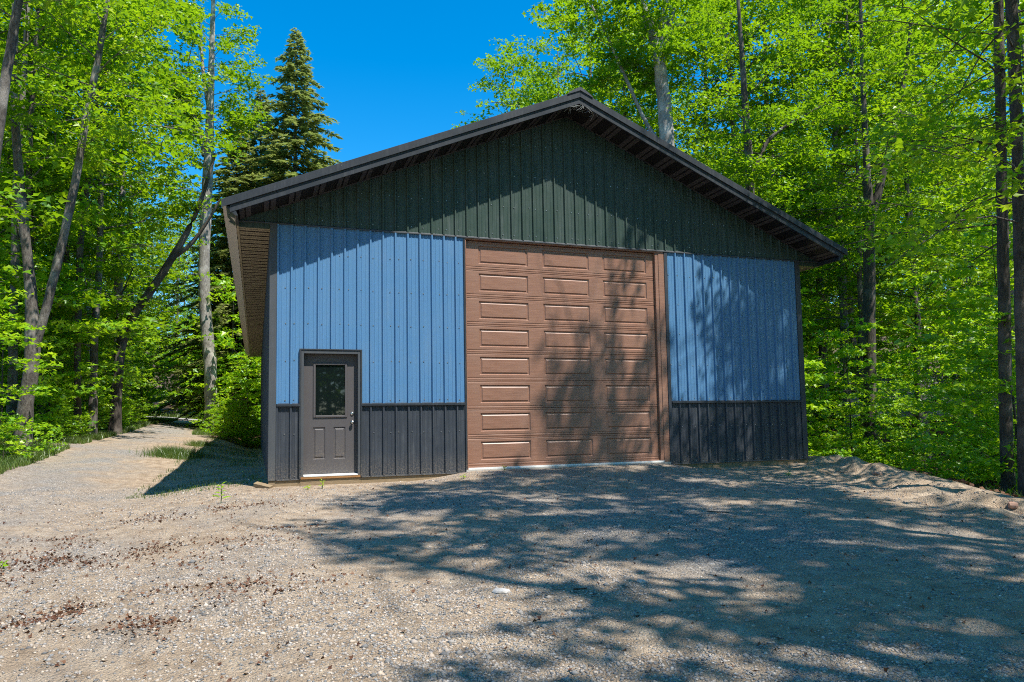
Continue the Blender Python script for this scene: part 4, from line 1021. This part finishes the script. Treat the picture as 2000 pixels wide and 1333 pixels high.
for x, D, s, lab in ((1400, 40, 1.5, 'tall maple right of the big forked trunk'), (1530, 37, 1.4, 'tall maple above the lower right roof slope'), (1612, 40, 1.5, 'tall maple over the right roof tip'), (1655, 34, 1.25, 'maple just left of the V-shaped maple'),
                     (1800, 36, 1.4, 'tall maple right of the V-shaped maple'), (1688, 31, 1.05, 'dark maple trunk left of the V-shaped maple'), (1792, 31, 1.05, 'dark maple trunk between the V-shaped maple and the cabin'), (1905, 42, 1.5, 'tall maple behind the edge maple'), (1985, 33, 1.35, 'tall maple at the upper right corner')):
    p = at(x, 830, D); plant('dark_maple' if D < 32 else 'maple', int(x), 'maple_tree', lab, 'tree', p[0], p[1], s, group='tall maples filling the upper right')
# crowns whose outline stands against the sky behind the ridge
for x, D, s, lab in ((1105, 47, 1.22, 'maple rising directly behind the ridge of the roof'), (1015, 50, 1.42, 'maple with the lower rounded top left of the roof ridge'), (1165, 42, 1.35, 'tall airy maple just right of the roof ridge'),
                     (935, 52, 1.02, 'maple whose rounded top clears the left roof slope, nearest the open sky'), (1230, 40, 1.3, 'tall maple between the ridge and the big forked trunk'), (1075, 56, 1.45, 'tallest maple behind the ridge, reaching the upper border')):
    p = at(x, 830, D); plant('maple', int(x), 'maple_tree', lab, 'tree', p[0], p[1], s, group='maples behind the roof ridge')
for (x, D, s, lab) in ((180, 27, 1.15, 'maple right of the twin pole maple with its crown over the driveway'), (222, 33, 1.2, 'maple behind the curved leaning tree reaching the upper border'), (250, 41, 1.1, 'maple over the far driveway left of the sky gap'),
                       (150, 31, 1.1, 'bright maple filling the space between the forked stems and the leaning tree'), (25, 23, 1.15, 'bright maple at the left border behind the forked maple')):
    p = at(x, 830, D); taken.append((p[0], p[1])); plant('maple' if D > 32 else 'pole', int(x)//3, 'maple_tree', lab, 'tree', p[0], p[1], s if D > 32 else s*1.5, group=GL1)
n = 0; tries = 0
while n < 22 and tries < 4000:
    tries += 1
    u, v = rw.uniform(-34, -4), rw.uniform(2, 49)
    ang = cam_angle(u, v); dist = math.hypot(u-CAM[0], v-CAM[1])
    if ang > (-9.3 if dist < 47 else -5.2) or ang < -24 or dist < 19 or blocks(u, v) or (v > 35 and u > -13): continue
    if abs(u-dc(v)) < 2.9: continue
    if not free(u, v, 2.7): continue
    kind = 'maple' if dist > 34 else 'pole'
    plant(kind, int(rw.integers(0, 9)), 'maple_tree', 'bright green maple in the wood left of the driveway', 'tree', u, v, rw.uniform(0.85, 1.2)*(1.3 if kind == 'pole' else 1), group=GL1); n += 1
# beyond the road
for k in range(46):
    u, v = rw.uniform(-36, 8), rw.uniform(58.5, 66)
    plant('sapling', int(rw.integers(0, 9)), 'roadside_bush', 'leafy bush on the far side of the road', 'bush', u, v, rw.uniform(0.8, 2.2), group='bushes beyond the road')
n = 0
while n < 40:
    u, v = rw.uniform(-42, 30), rw.uniform(60, 84)
    ang = cam_angle(u, v)
    if 2.5 < ang < 19.0: 
        if rw.random() < 0.9: n += 0
        continue
    if not free(u, v, 2.6): continue
    plant('maple', int(rw.integers(0, 9)), 'maple_tree', 'distant maple on the far side of the road', 'tree', u, v, rw.uniform(0.8, 1.15), group='trees beyond the road'); n += 1
# understory
GS = 'saplings under the trees'
n = 0; tries = 0
while n < 108 and tries < 6000:
    tries += 1
    u, v = rw.uniform(10.5, 36), rw.uniform(-5, 40)
    ang = cam_angle(u, v)
    if in_barn(u, v, 1.2) or ang > 58 or u < float(edge_u(v))+1.6: continue
    if 25 < u < 34 and 3 < v < 16: continue
    if math.hypot(u-CAM[0], v-CAM[1]) < 14.5: continue
    if blocks2(u, v) or not free(u, v, 1.15): continue
    plant('sapling', int(rw.integers(0, 9)), 'maple_sapling', 'leafy maple sapling on the forest floor right of the barn', 'sapling', u, v, rw.uniform(0.55, 1.5), group=GS, tilt=(rw.normal(0, .04), rw.normal(0, .04))); n += 1
n = 0; tries = 0
while n < 84 and tries < 6000:
    tries += 1
    u, v = rw.uniform(-26, 3), rw.uniform(6, 47)
    ang = cam_angle(u, v)
    if in_barn(u, v, 1.0) or ang < -18 or ang > 2: continue
    if abs(u-dc(v)) < 2.5 or (u > dc(v) and v < 26): continue
    if math.hypot(u-CAM[0], v-CAM[1]) < 21: continue
    if blocks2(u, v) or not free(u, v, 1.1): continue
    plant('sapling', int(rw.integers(0, 9)), 'maple_sapling', 'leafy maple sapling under the trees left of the barn', 'sapling', u, v, rw.uniform(0.4, 1.5), group=GS); n += 1
for (x, y, D, s) in ((449, 838, 39, 1.65), (446, 846, 33.5, 0.5), (492, 846, 34.5, .36), (468, 850, 33, .40), (438, 850, 33, .36), (482, 850, 33, .34)):
    p = at(x, y, D); plant('sapling', int(x), 'maple_sapling', 'bright leafy maple sapling growing beside the tall pale trunk', 'sapling', p[0], p[1], s, group='saplings around the tall pale maple')
n = 0; tries = 0
while n < 105 and tries < 8000:
    tries += 1
    if rw.random() < 0.5:
        u, v = rw.uniform(9.5, 26), rw.uniform(-7, 14)
        if in_barn(u, v, 0.8) or u < float(edge_u(v))+1.2 or cam_angle(u, v) > 57: continue
        lab = 'knee-high maple seedling on the shaded forest floor right of the sand'
    else:
        u, v = rw.uniform(-14, 1), rw.uniform(2.5, 40)
        if in_barn(u, v, 0.7) or abs(u-dc(v)) < 2.0 or (u > dc(v) and v < 25) or cam_angle(u, v) < -18: continue
        lab = 'knee-high maple seedling along the edge of the driveway'
    if math.hypot(u-CAM[0], v-CAM[1]) < 11: continue
    if blocks2(u, v) or not free(u, v, 0.6): continue
    plant('seedling', int(rw.integers(0, 9)), 'maple_seedling', lab, 'seedling', u, v, rw.uniform(0.5, 1.4), group='seedlings on the forest floor'); n += 1
n = 0
while n < 70:
    v = rw.uniform(7, 34); u = dc(v)-1.9-abs(rw.normal(0, 1.6))
    if math.hypot(u-CAM[0], v-CAM[1]) < 17 or blocks2(u, v) or not free(u, v, 0.55): continue
    big = rw.random() < 0.4 and v > 13
    plant('sapling' if big else 'seedling', int(rw.integers(0, 9)), 'maple_bush', 'low leafy maple bush along the left verge of the driveway', 'bush', u, v, rw.uniform(0.18, 0.30) if big else rw.uniform(0.4, 0.9), group='bushes along the driveway'); n += 1
# near bushes at the left border
for (x, y, D, s, lab) in ((8, 850, 16.5, 0.75, 'bright yellow-green maple seedling at the left border beside the forked maple'), (70, 868, 18.5, .6, 'low leafy seedling at the foot of the forked maple'), (15, 880, 17, .5, 'low leafy seedling between the left border and the forked maple')):
    p = at(x, y, D); plant('seedling', int(x), 'maple_seedling', lab, 'seedling', p[0], p[1], s)

# ------------------------------------------------------------------ trees outside the frame that shade the yard
def shade_ok(P):
    """keep sprays whose shadow falls on the shaded parts of yard and wall"""
    h = P[:, 2]+0.15; pu = P[:, 0]-0.283*h; pv = P[:, 1]+0.485*h
    wu = pu+0.283*np.clip(pv, 0, None)/0.485; wz = np.clip(pv, 0, None)/0.485
    lim = np.interp(pv, [-14, -9.6, -9.0, -8.3, -7.4, -6.6, -4.5, -3.4, -1.5, -0.2, 0.0], [0.3, 0.5, 0.75, 1.5, 0.35, 0.05, 0.0, -0.2, 0.8, 1.6, 2.6])
    g = (pu > lim+0.35+0.5*vnoise(pu*1.1, pv*1.1)) & (pv < -0.05)
    w = (pv >= -0.05) & (wu > 4.95+0.25*vnoise(wz*2, 3.0)) & (wz < 4.0)
    lit = (wu > 7.9) & (wu < 9.2+0.3*vnoise(wz*1.5, 8.0)) & (wz > 0.9) | (wu > 9.0) & (vnoise(wu*2.4-wz*0.9, wz*0.7) > 0.13) | (wu > 5.0) & (wu < 7.9) & (vnoise(wu*2.6-wz*0.5+31, wz*0.6) > 0.17) | (wu > 6.9) & (wu < 7.9) & (vnoise(wu*3.0+5, wz*0.8+2) > 0.0)
    g &= (vnoise(pu*1.05+40, pv*1.5) > -0.29)
    g &= vnoise(pu*1.9+11, pv*2.6+7) > -0.21
    g &= (pu < 8.3) | (vnoise(pu*1.3+3, pv*2.3) > -0.02)
    far = (pv > 2.1) & (pv < 2.5) & (wu > 6.4) & (wu < 8.5)
    # not in view of the camera
    d = P-CAM; zc = d@fw; x = CX+F_PX*(d@RT)/np.maximum(zc, 0.1); y = CY-F_PX*(d@UP)/np.maximum(zc, 0.1)
    vis = (zc > 0.2) & (x > -60) & (x < 1850) & (y > -140)
    return (g | (w & ~lit) | far) & ~vis
shade_trees = [ # base (u, v), height, crown base, radius
    (5.6, -13.9, 22, 11, 4.8), (10.2, -14.2, 23, 11, 5.0), (13.8, -11.8, 23, 11, 5.0), (14.6, -7.2, 22, 10, 4.8), (7.4, -17.6, 22, 11, 4.8),
    (12.2, -18.4, 24, 11, 5.0), (18.0, -10.4, 23, 11, 5.0), (17.4, -15.2, 24, 11, 5.0), (9.0, -11.2, 21, 12, 4.2), (11.0, -7.2, 22, 12, 4.4)]
for i, (u, v, h, lo, R) in enumerate(shade_trees):
    r = np.random.default_rng(900+i); P, rd = wob_trunk(h, 0.17, r, 0.012); b = np.array([u, v, float(gz_smooth(u, v))])
    wd, C = branch_tree(P, rd, r, lo, h*0.98, R, 34, 0.22, 5, spc=0.5, keep=lambda c: shade_ok(c+b), prof=lambda t: 1.0-0.45*t)
    root = thing('shade_maple', 'maple outside the picture, behind the photographer to the right, shading the yard', 'tree', tuple(b), 0, 'maples shading the yard')
    link('trunk', wd.mesh('trunk', M['bark']), root)
    pos, cl = spray(C, 14, 0.44, 0.3, r); link('crown', leaf_mesh('crown', pos, 0.19, r, M['leaf'], True, cluster=cl), root)
# more wood behind the photographer (seen in the door glass and the glossy steel)
for (u, v, s) in ((-6, -26, 1.0), (-2, -30, 1.1), (3, -29, 1.0), (-11, -23, 1.0), (-16, -18, 1.1), (14, -25, 1.1), (20, -19, 1.1), (22, -8, 1.1), (-20, -8, 1.1), (9, -32, 1.2), (-8, -34, 1.2)):
    plant('maple', int(abs(u)), 'maple_tree', 'maple behind the photographer, seen only as a reflection in the door glass', 'tree', u, v, s, group='maples behind the photographer')

for k in range(34):
    u, v = rw.uniform(-9, 14), rw.uniform(-31, -21.5)
    plant('sapling', int(rw.integers(0, 9)), 'maple_sapling', 'sapling behind the photographer, seen only as a reflection in the door glass', 'sapling', u, v, rw.uniform(0.8, 1.8), group='saplings behind the photographer')
for k in range(16):
    u, v = rw.uniform(-12, 18), rw.uniform(-42, -30)
    plant('maple', int(rw.integers(0, 9)), 'maple_tree', 'maple behind the photographer, seen only as a reflection in the door glass', 'tree', u, v, rw.uniform(0.9, 1.2), group='maples behind the photographer')
# ------------------------------------------------------------------ cabin half hidden in the wood on the right
cb = at(1850, 815, 36); cbz = float(gz_smooth(cb[0], cb[1]))
cabin = thing('cabin', 'low brown cabin with grey shingled roof half hidden by leaves at far right', 'cabin', (cb[0], cb[1], cbz), -0.75)
mb = MB(); mb.box(-4.0, 4.0, 0.3, 6, -0.8, 2.3); mb.build('wall', M['log'], cabin)
mb = MB()
for k in range(13): mb.box(-4.02, 4.02, 0.22, 0.298, -0.6+k*0.22, -0.6+k*0.22+0.205)
mb.build('log_siding', M['log'], cabin)
mb = MB(); mb.hexa([(-4.5, -0.4, 2.05), (4.5, -0.4, 2.05), (4.5, 3.2, 4.35), (-4.5, 3.2, 4.35), (-4.5, -0.4, 2.17), (4.5, -0.4, 2.17), (4.5, 3.2, 4.47), (-4.5, 3.2, 4.47)])
mb.hexa([(-4.5, 3.2, 4.35), (4.5, 3.2, 4.35), (4.5, 6.8, 2.05), (-4.5, 6.8, 2.05), (-4.5, 3.2, 4.47), (4.5, 3.2, 4.47), (4.5, 6.8, 2.17), (-4.5, 6.8, 2.17)])
rf = mb.build('roof', M['shingle'], cabin)
mb = MB(); rr = random.Random(9)
for row in range(22):
    y0 = -0.42+row*0.164; z0 = 2.172+row*0.1048; x = -4.5-rr.random()*0.2
    while x < 4.5:
        w = rr.uniform(0.24, 0.34); t_ = rr.uniform(0.010, 0.022); xa, xb = max(x, -4.5), min(x+w-0.012, 4.5)
        if xb > xa: mb.hexa([(xa, y0, z0), (xb, y0, z0), (xb, y0+0.20, z0+0.128), (xa, y0+0.20, z0+0.128), (xa, y0, z0+t_+0.006), (xb, y0, z0+t_+0.006), (xb, y0+0.20, z0+0.130), (xa, y0+0.20, z0+0.130)])
        x += w
o = mb.build('shingles', M['shingle'], rf); tag(o, kind='stuff')

# ------------------------------------------------------------------ ground clutter
def scatter_points(n, gen):
    u, v = gen(n); return np.stack([u, v, gz(u, v)], -1)
def stones(name, P, size, r, sq=0.6):
    base = np.array([[1, 0, 0], [-1, 0, 0], [0, 1, 0], [0, -1, 0], [0, 0, 1], [0, 0, -0.6]], float)
    F_ = np.array([[0, 2, 4], [2, 1, 4], [1, 3, 4], [3, 0, 4], [2, 0, 5], [1, 2, 5], [3, 1, 5], [0, 3, 5]])
    n = len(P); a = r.random(n)*6.28; ca, sa = np.cos(a), np.sin(a)
    V_ = base[None]*(size[:, None]*np.ones((n, 3)))[:, None, :]*(0.6+0.7*r.random((n, 6, 3))); V_[:, :, 2] *= sq
    X = V_[:, :, 0]*ca[:, None]-V_[:, :, 1]*sa[:, None]; Y = V_[:, :, 0]*sa[:, None]+V_[:, :, 1]*ca[:, None]
    V_ = np.stack([X, Y, V_[:, :, 2]], -1)+P[:, None, :]
    me = mesh_np(name, V_.reshape(-1, 3), (F_[None]+(np.arange(n)*6)[:, None, None]).reshape(-1, 3), M['pebble'])
    at_ = me.attributes.new('rnd', 'FLOAT', 'POINT'); at_.data.foreach_set('value', np.repeat(np.clip(r.beta(1.6, 2.0, n), 0, 1), 6).astype(np.float32))
    return me
r = np.random.default_rng(41)
def yard(n):
    d = 3.2+12.5*r.random(n*2)**1.6; a = np.radians(r.uniform(-19, 58, n*2)); u = CAM[0]+d*np.sin(a); v = CAM[1]+d*np.cos(a)
    ok = ((v < -0.1) | ((u < -0.3) & (v < 6))) & (u < edge_u(v)-0.3)
    dens = 0.22+0.78*S(-0.15, 0.2, vnoise(u*0.9, v*0.9)+0.06)
    ok &= r.random(len(u)) < dens
    return u[ok][:n], v[ok][:n]
P = scatter_points(78000, yard); sz = 0.006+0.012*r.random(len(P))**1.9
big = r.random(len(P)) < 0.02; sz[big] *= 2.0
tag(link('gravel', stones('gravel', P, sz, r)), kind='stuff')
# fallen brown leaves in small drifts
def drift(n):
    cu = r.uniform(-5.2, 0.3, 70); cv = r.uniform(-9.3, -2.0, 70); w = r.random(70)**1.6; k = r.choice(70, n, p=w/w.sum()); a = r.normal(0, 1, n)*(0.08+0.34*r.random(70)[k]); b_ = r.normal(0, 1, n)*(0.05+0.26*r.random(70)[k]); th = (0.35+r.normal(0, 0.7, 70))[k]
    return cu[k]+a*np.cos(th)-b_*np.sin(th), cv[k]+a*np.sin(th)+b_*np.cos(th)
P = scatter_points(4400, drift); P[:, 2] += 0.012
def thin(n): return r.uniform(-6, 9, n), r.uniform(-10, -0.3, n)
P2 = scatter_points(1500, thin); P2[:, 2] += 0.012
PL = np.concatenate([P, P2]); okk = ~((PL[:, 0] > -0.1) & (PL[:, 1] > -0.1)); PL = PL[okk]
tag(link('dry_leaves', leaf_mesh('dry_leaves', PL, 0.032, r, M['dry'], True, tilt=0.9, droop=0.0)), kind='stuff')
def floor(n):
    u = np.concatenate([r.uniform(9.5, 30, n//2), r.uniform(-15, 1.0, n-n//2)]); v = np.concatenate([r.uniform(-7, 20, n//2), r.uniform(1, 32, n-n//2)])
    d_ = np.interp(v, DV, DU)
    ok = np.where(u > 5, (u > edge_u(v)+0.5) & ~((u < BW+0.3) & (v > -0.3)), ((u < d_-2.4) & (v > 2-0.3*(u+5))) | ((v > 23.5) & (u > d_+2.0) & ((u < -0.2) | (v > 25.2))))
    return u[ok], v[ok]
P = scatter_points(26000, floor); P[:, 2] += 0.02
tag(link('leaf_litter', leaf_mesh('leaf_litter', P, 0.10, r, M['dry'], False, tilt=0.6, droop=0.0)), kind='stuff')
# grass
def blades(name, P, hmin, hmax, r, w=0.006):
    n = len(P); h = hmin+(hmax-hmin)*r.random(n); a = r.random(n)*6.28; ln = r.normal(0, 0.35, (n, 2))*h[:, None]
    dx = np.stack([np.cos(a)*w, np.sin(a)*w, np.zeros(n)], -1); mid = P+np.concatenate([ln*0.35, (h*0.6)[:, None]], 1); tip = P+np.concatenate([ln, h[:, None]], 1)
    V_ = np.stack([P-dx, P+dx, mid+dx*0.8, mid-dx*0.8, tip], 1); F_ = np.array([[0, 1, 2], [0, 2, 3], [3, 2, 4]])
    me = mesh_np(name, V_.reshape(-1, 3), (F_[None]+(np.arange(n)*5)[:, None, None]).reshape(-1, 3), M['grass'])
    at_ = me.attributes.new('rnd', 'FLOAT', 'POINT'); at_.data.foreach_set('value', np.repeat(r.random(n), 5).astype(np.float32)); return me
def verge(n):
    v = r.uniform(1.0, 48, n*3); side = r.random(n*3) < 0.62
    c = np.interp(v, DV, DU)
    u = np.where(side, c-1.2-np.abs(r.normal(0, 0.9, n*3)), c+1.25+np.abs(r.normal(0, 0.7, n*3)))
    ok = np.where(side, vnoise(u*1.2, v*0.8) > -0.22, (v > 24.5) & (vnoise(u*1.2, v*0.8) > -0.2)) & ~((u > -0.1) & (v < 25.2))
    return u[ok][:n], v[ok][:n]
P = scatter_points(46000, verge)
def rightg(n):
    v = r.uniform(-7.5, 12, n); u = edge_u(v)+1.3+np.abs(r.normal(0, 1.1, n)); ok = vnoise(u, v) > 0.0; return u[ok], v[ok]
P3 = scatter_points(8000, rightg)
def shoulder(n):
    u = r.uniform(-40, 25, n); v = r.uniform(56.5, 60, n); return u, v
P4 = scatter_points(9000, shoulder)
tag(link('grass', blades('grass', np.concatenate([P, P3]), 0.06, 0.22, r, 0.007)), kind='stuff')
tag(link('roadside_grass', blades('roadside_grass', P4, 0.15, 0.45, r, 0.02)), kind='stuff')
# sparse weeds greening the shaded strip beside the barn
def sparse(n):
    u = r.uniform(-2.3, -0.15, n); v = r.uniform(0.5, 24, n); ok = vnoise(u*1.5, v*1.1) > 0.02; return u[ok], v[ok]
tag(link('weeds', blades('weeds', scatter_points(9000, sparse), 0.02, 0.08, r, 0.005)), kind='stuff')

def ground_px(x, y):
    d = ray(x, y); t = 3.0
    for _ in range(4000):
        p = CAM+d*t
        if p[2] <= float(gz(p[0], p[1])): break
        t += 0.02
    return p
def tuft(name, label, u, v, nb, R, h0, h1, w=0.007):
    b = np.array(gp(u, v)); q = r.normal(0, R*0.55, (nb, 2)); P = np.concatenate([q, np.zeros((nb, 1))], 1); P[:, 2] = gz(P[:, 0]+u, P[:, 1]+v)-b[2]-0.01
    o = link(name, blades(name, P, h0, h1, r, w)); o.location = tuple(b); tag(o, label, 'grass tuft'); return o
p = ground_px(345, 893); tuft('grass_tuft', 'big grass tuft between the driveway and the shadow of the barn', p[0], p[1], 3200, 0.62, 0.06, 0.36, 0.005)
p = ground_px(392, 872); tuft('grass_tuft', 'smaller grass tuft beyond the big one beside the barn shadow', p[0], p[1], 1100, 0.45, 0.05, 0.28, 0.005)

def weed(name, label, u, v, h, nl, ll, seed, cat='weed', leafw=0.28, mat_='leaf_under'):
    rr_ = np.random.default_rng(seed); root = thing(name, label, cat, gp(u, v)); wd = Wood()
    top = np.array([rr_.normal(0, .06)*h, rr_.normal(0, .06)*h, h]); path = np.array([[0, 0, -0.03], top*0.5+(0.01, 0, 0), top]); wd.add(path, [.007, .006, .003], 5); link('stem', wd.mesh('stem', M['grass']), root)
    a_ = root.children[0].data.attributes.new('rnd', 'FLOAT', 'POINT')
    V_, F_ = [], []
    for k in range(nl):
        t = 0.25+0.75*k/max(nl-1, 1); p0 = top*t; a = k*2.4+rr_.random(); L = ll*(0.7+0.5*rr_.random())*(1.15-0.4*t); el = 0.25+0.6*t*rr_.random()
        d = np.array([math.cos(a)*math.cos(el), math.sin(a)*math.cos(el), math.sin(el)]); s_ = np.array([-math.sin(a), math.cos(a), 0])*L*leafw*0.5
        b_ = len(V_); V_ += [p0, p0+d*L*0.45+s_+(0, 0, .01), p0+d*L+(0, 0, -0.12*L), p0+d*L*0.45-s_+(0, 0, .01)]; F_ += [(b_, b_+2, b_+1), (b_, b_+3, b_+2)]
    me = mesh_np('leaves', np.array(V_), np.array(F_), M[mat_]); q = me.attributes.new('rnd', 'FLOAT', 'POINT'); q.data.foreach_set('value', np.full(len(V_), 0.75, np.float32)); link('leaves', me, root); return root
p = ground_px(431, 984); weed('milkweed', 'leggy green weed at the tip of the barn shadow left of the corner', p[0], p[1], 0.27, 11, 0.13, 1)
p = ground_px(629, 955); weed('weed_sprout', 'tiny green sprout in the sand below the entry door', p[0], p[1], 0.13, 7, 0.09, 2)
p = ground_px(600, 957); weed('weed_sprout', 'flat green sprout just left of the sprout below the entry door', p[0], p[1], 0.05, 6, 0.09, 3)
p = ground_px(507, 949); weed('weed_sprout', 'small sprout beside the front left corner of the barn', p[0], p[1], 0.10, 6, 0.10, 4)
p = ground_px(984, 921); weed('dandelion_sprout', 'yellow-green sprout at the foot of the garage door', p[0], p[1], 0.08, 7, 0.09, 5, mat_='leaf')
p = ground_px(905, 936); weed('weed_sprout', 'pale sprout at the left end of the garage door threshold', p[0], p[1], 0.06, 6, 0.08, 6)
p = ground_px(4, 1112); weed('weed_sprout', 'flat green sprout at the left border of the yard', p[0], p[1], 0.05, 8, 0.09, 7)
p = ground_px(1540, 930); weed('weed_sprout', 'low green sprout on the sand right of the garage door', p[0], p[1], 0.05, 6, 0.10, 8)

def rock(name, label, p, sx, sy, sz, m, seed, rz=0.3, cat='rock'):
    rr_ = np.random.default_rng(seed); mb = MB()
    import bmesh
    bm = bmesh.new(); bmesh.ops.create_icosphere(bm, subdivisions=2, radius=1.0)
    for vtx in bm.verts:
        c = np.array(vtx.co); c = np.sign(c)*np.abs(c)**0.6; c *= (0.85+0.25*rr_.random()); vtx.co = (c[0]*sx, c[1]*sy, c[2]*sz)
    me = bpy.data.meshes.new(name); bm.to_mesh(me); bm.free(); me.materials.append(M[m]); o = link(name, me); o.location = (p[0], p[1], p[2]+sz*0.35); o.rotation_euler = (0.05, 0.08, rz); return tag(o, label, cat)
p = ground_px(980, 1158); rock('flat_stone', 'pale flat stone half in shade in the middle of the yard', p, .07, .05, .022, 'stone', 1)
p = ground_px(1252, 1138); rock('flat_stone', 'pale pebble in the sun fleck right of the flat stone', p, .035, .03, .016, 'stone', 2)
p = ground_px(1978, 990); rock('broken_block', 'reddish broken block on the sand edge at the right border', p, .085, .06, .05, 'brick', 3, 0.7, 'block')
p = ground_px(1712, 926); rock('clod', 'reddish clod of earth on the churned sand right of the barn', p, .09, .07, .03, 'brick', 4, 0.2, 'clod')
def stick(label, pts, rad):
    P = [ground_px(*q) for q in pts]; b = P[0]; wd = Wood(); wd.add(np.array([q-b+(0, 0, .012) for q in P]), np.linspace(rad, rad*0.6, len(P)), 5)
    o = link('stick', wd.mesh('stick', M['bark_dark'])); o.location = tuple(b); tag(o, label, 'stick')
stick('thin dark stick lying in the shade in front of the garage door', [(1120, 1154), (1146, 1152)], .008)
stick('short dark stick in the shade right of the yard centre', [(1382, 1001), (1402, 1002), (1424, 1003)], .010)
stick('bent twig lying on the churned sand right of the barn', [(1632, 923), (1650, 924), (1668, 923)], .012)
mb = MB(); mb.box(-0.05, 0.05, -0.16, 0.16, -0.02, 0.05); o = mb.build('lumber_scrap', M['lumber'], None, bevel=0.004); o.location = (-0.10, 0.02, float(gz(-0.1, 0.0))+0.02); o.rotation_euler = (0.2, -0.25, 0.9); tag(o, 'short scrap of lumber leaning at the front left corner of the barn', 'lumber scrap')

# ------------------------------------------------------------------ labels that say which one
def sx_of(o):
    d = np.array(o.location)-CAM; D = max(d@fw, 0.5); return CX+F_PX*(d@RT)/D, D
ORD = ['nearest', 'second nearest', 'third nearest', 'fourth nearest', 'fifth nearest', 'sixth nearest', 'seventh nearest', 'eighth nearest', 'ninth nearest', 'tenth nearest', 'eleventh nearest', 'twelfth nearest', 'thirteenth nearest', 'fourteenth nearest', 'fifteenth nearest', 'sixteenth nearest', 'seventeenth nearest', 'eighteenth nearest', 'nineteenth nearest', 'twentieth nearest']
MARKS = [(-1e9, 65, 'left of the forked maple'), (65, 160, 'between the forked maple and the twin pole maple'), (160, 235, 'between the twin pole maple and the curved leaning tree'),
         (235, 320, 'behind the curved leaning tree'), (320, 412, 'between the curved leaning tree and the tall pale maple'), (412, 560, 'behind the barn eave'), (560, 1135, 'behind the left roof slope'), (1135, 1305, 'between the ridge and the big forked maple'),
         (1305, 1470, 'between the big forked and the long-limbed dark maple'), (1470, 1580, 'behind the lower right roof slope'), (1580, 1700, 'between the barn corner and the V-shaped maple'),
         (1700, 1830, 'just right of the V-shaped maple'), (1830, 1965, 'just left of the edge maple'), (1965, 1e9, 'by the right border')]
def relabel(group, noun, adj, ordinal=True, names=None):
    L = [o for o in SC.objects if o.get('group') == group and o.get('category') and (names is None or o.name.split('.')[0] in names)]
    bins = {}
    for o in L:
        x, D = sx_of(o); k = next(i for i, m_ in enumerate(MARKS) if m_[0] <= x < m_[1]); bins.setdefault(k, []).append((D, o))
    for k, q in bins.items():
        q.sort(key=lambda t: t[0])
        for i, (D, o) in enumerate(q):
            if ordinal and i < len(ORD) and len(q) > 1: o['label'] = f'{ORD[i]} {adj} {noun} {MARKS[k][2]}'
            else: o['label'] = f'{adj} {noun} {MARKS[k][2]}'
relabel(GR1, 'maple', 'leafy'); relabel(GL1, 'maple', 'bright green'); relabel('trees beyond the road', 'maple', 'distant')
relabel(GS, 'maple sapling', 'leafy'); relabel('seedlings on the forest floor', 'maple seedling', 'knee-high'); relabel('far maples right of the barn', 'maple', 'far'); relabel('saplings around the tall pale maple', 'maple sapling', 'bright leafy')
relabel('bushes along the driveway', 'maple bush', 'low leafy'); relabel('bushes beyond the road', 'roadside bush', 'far leafy')
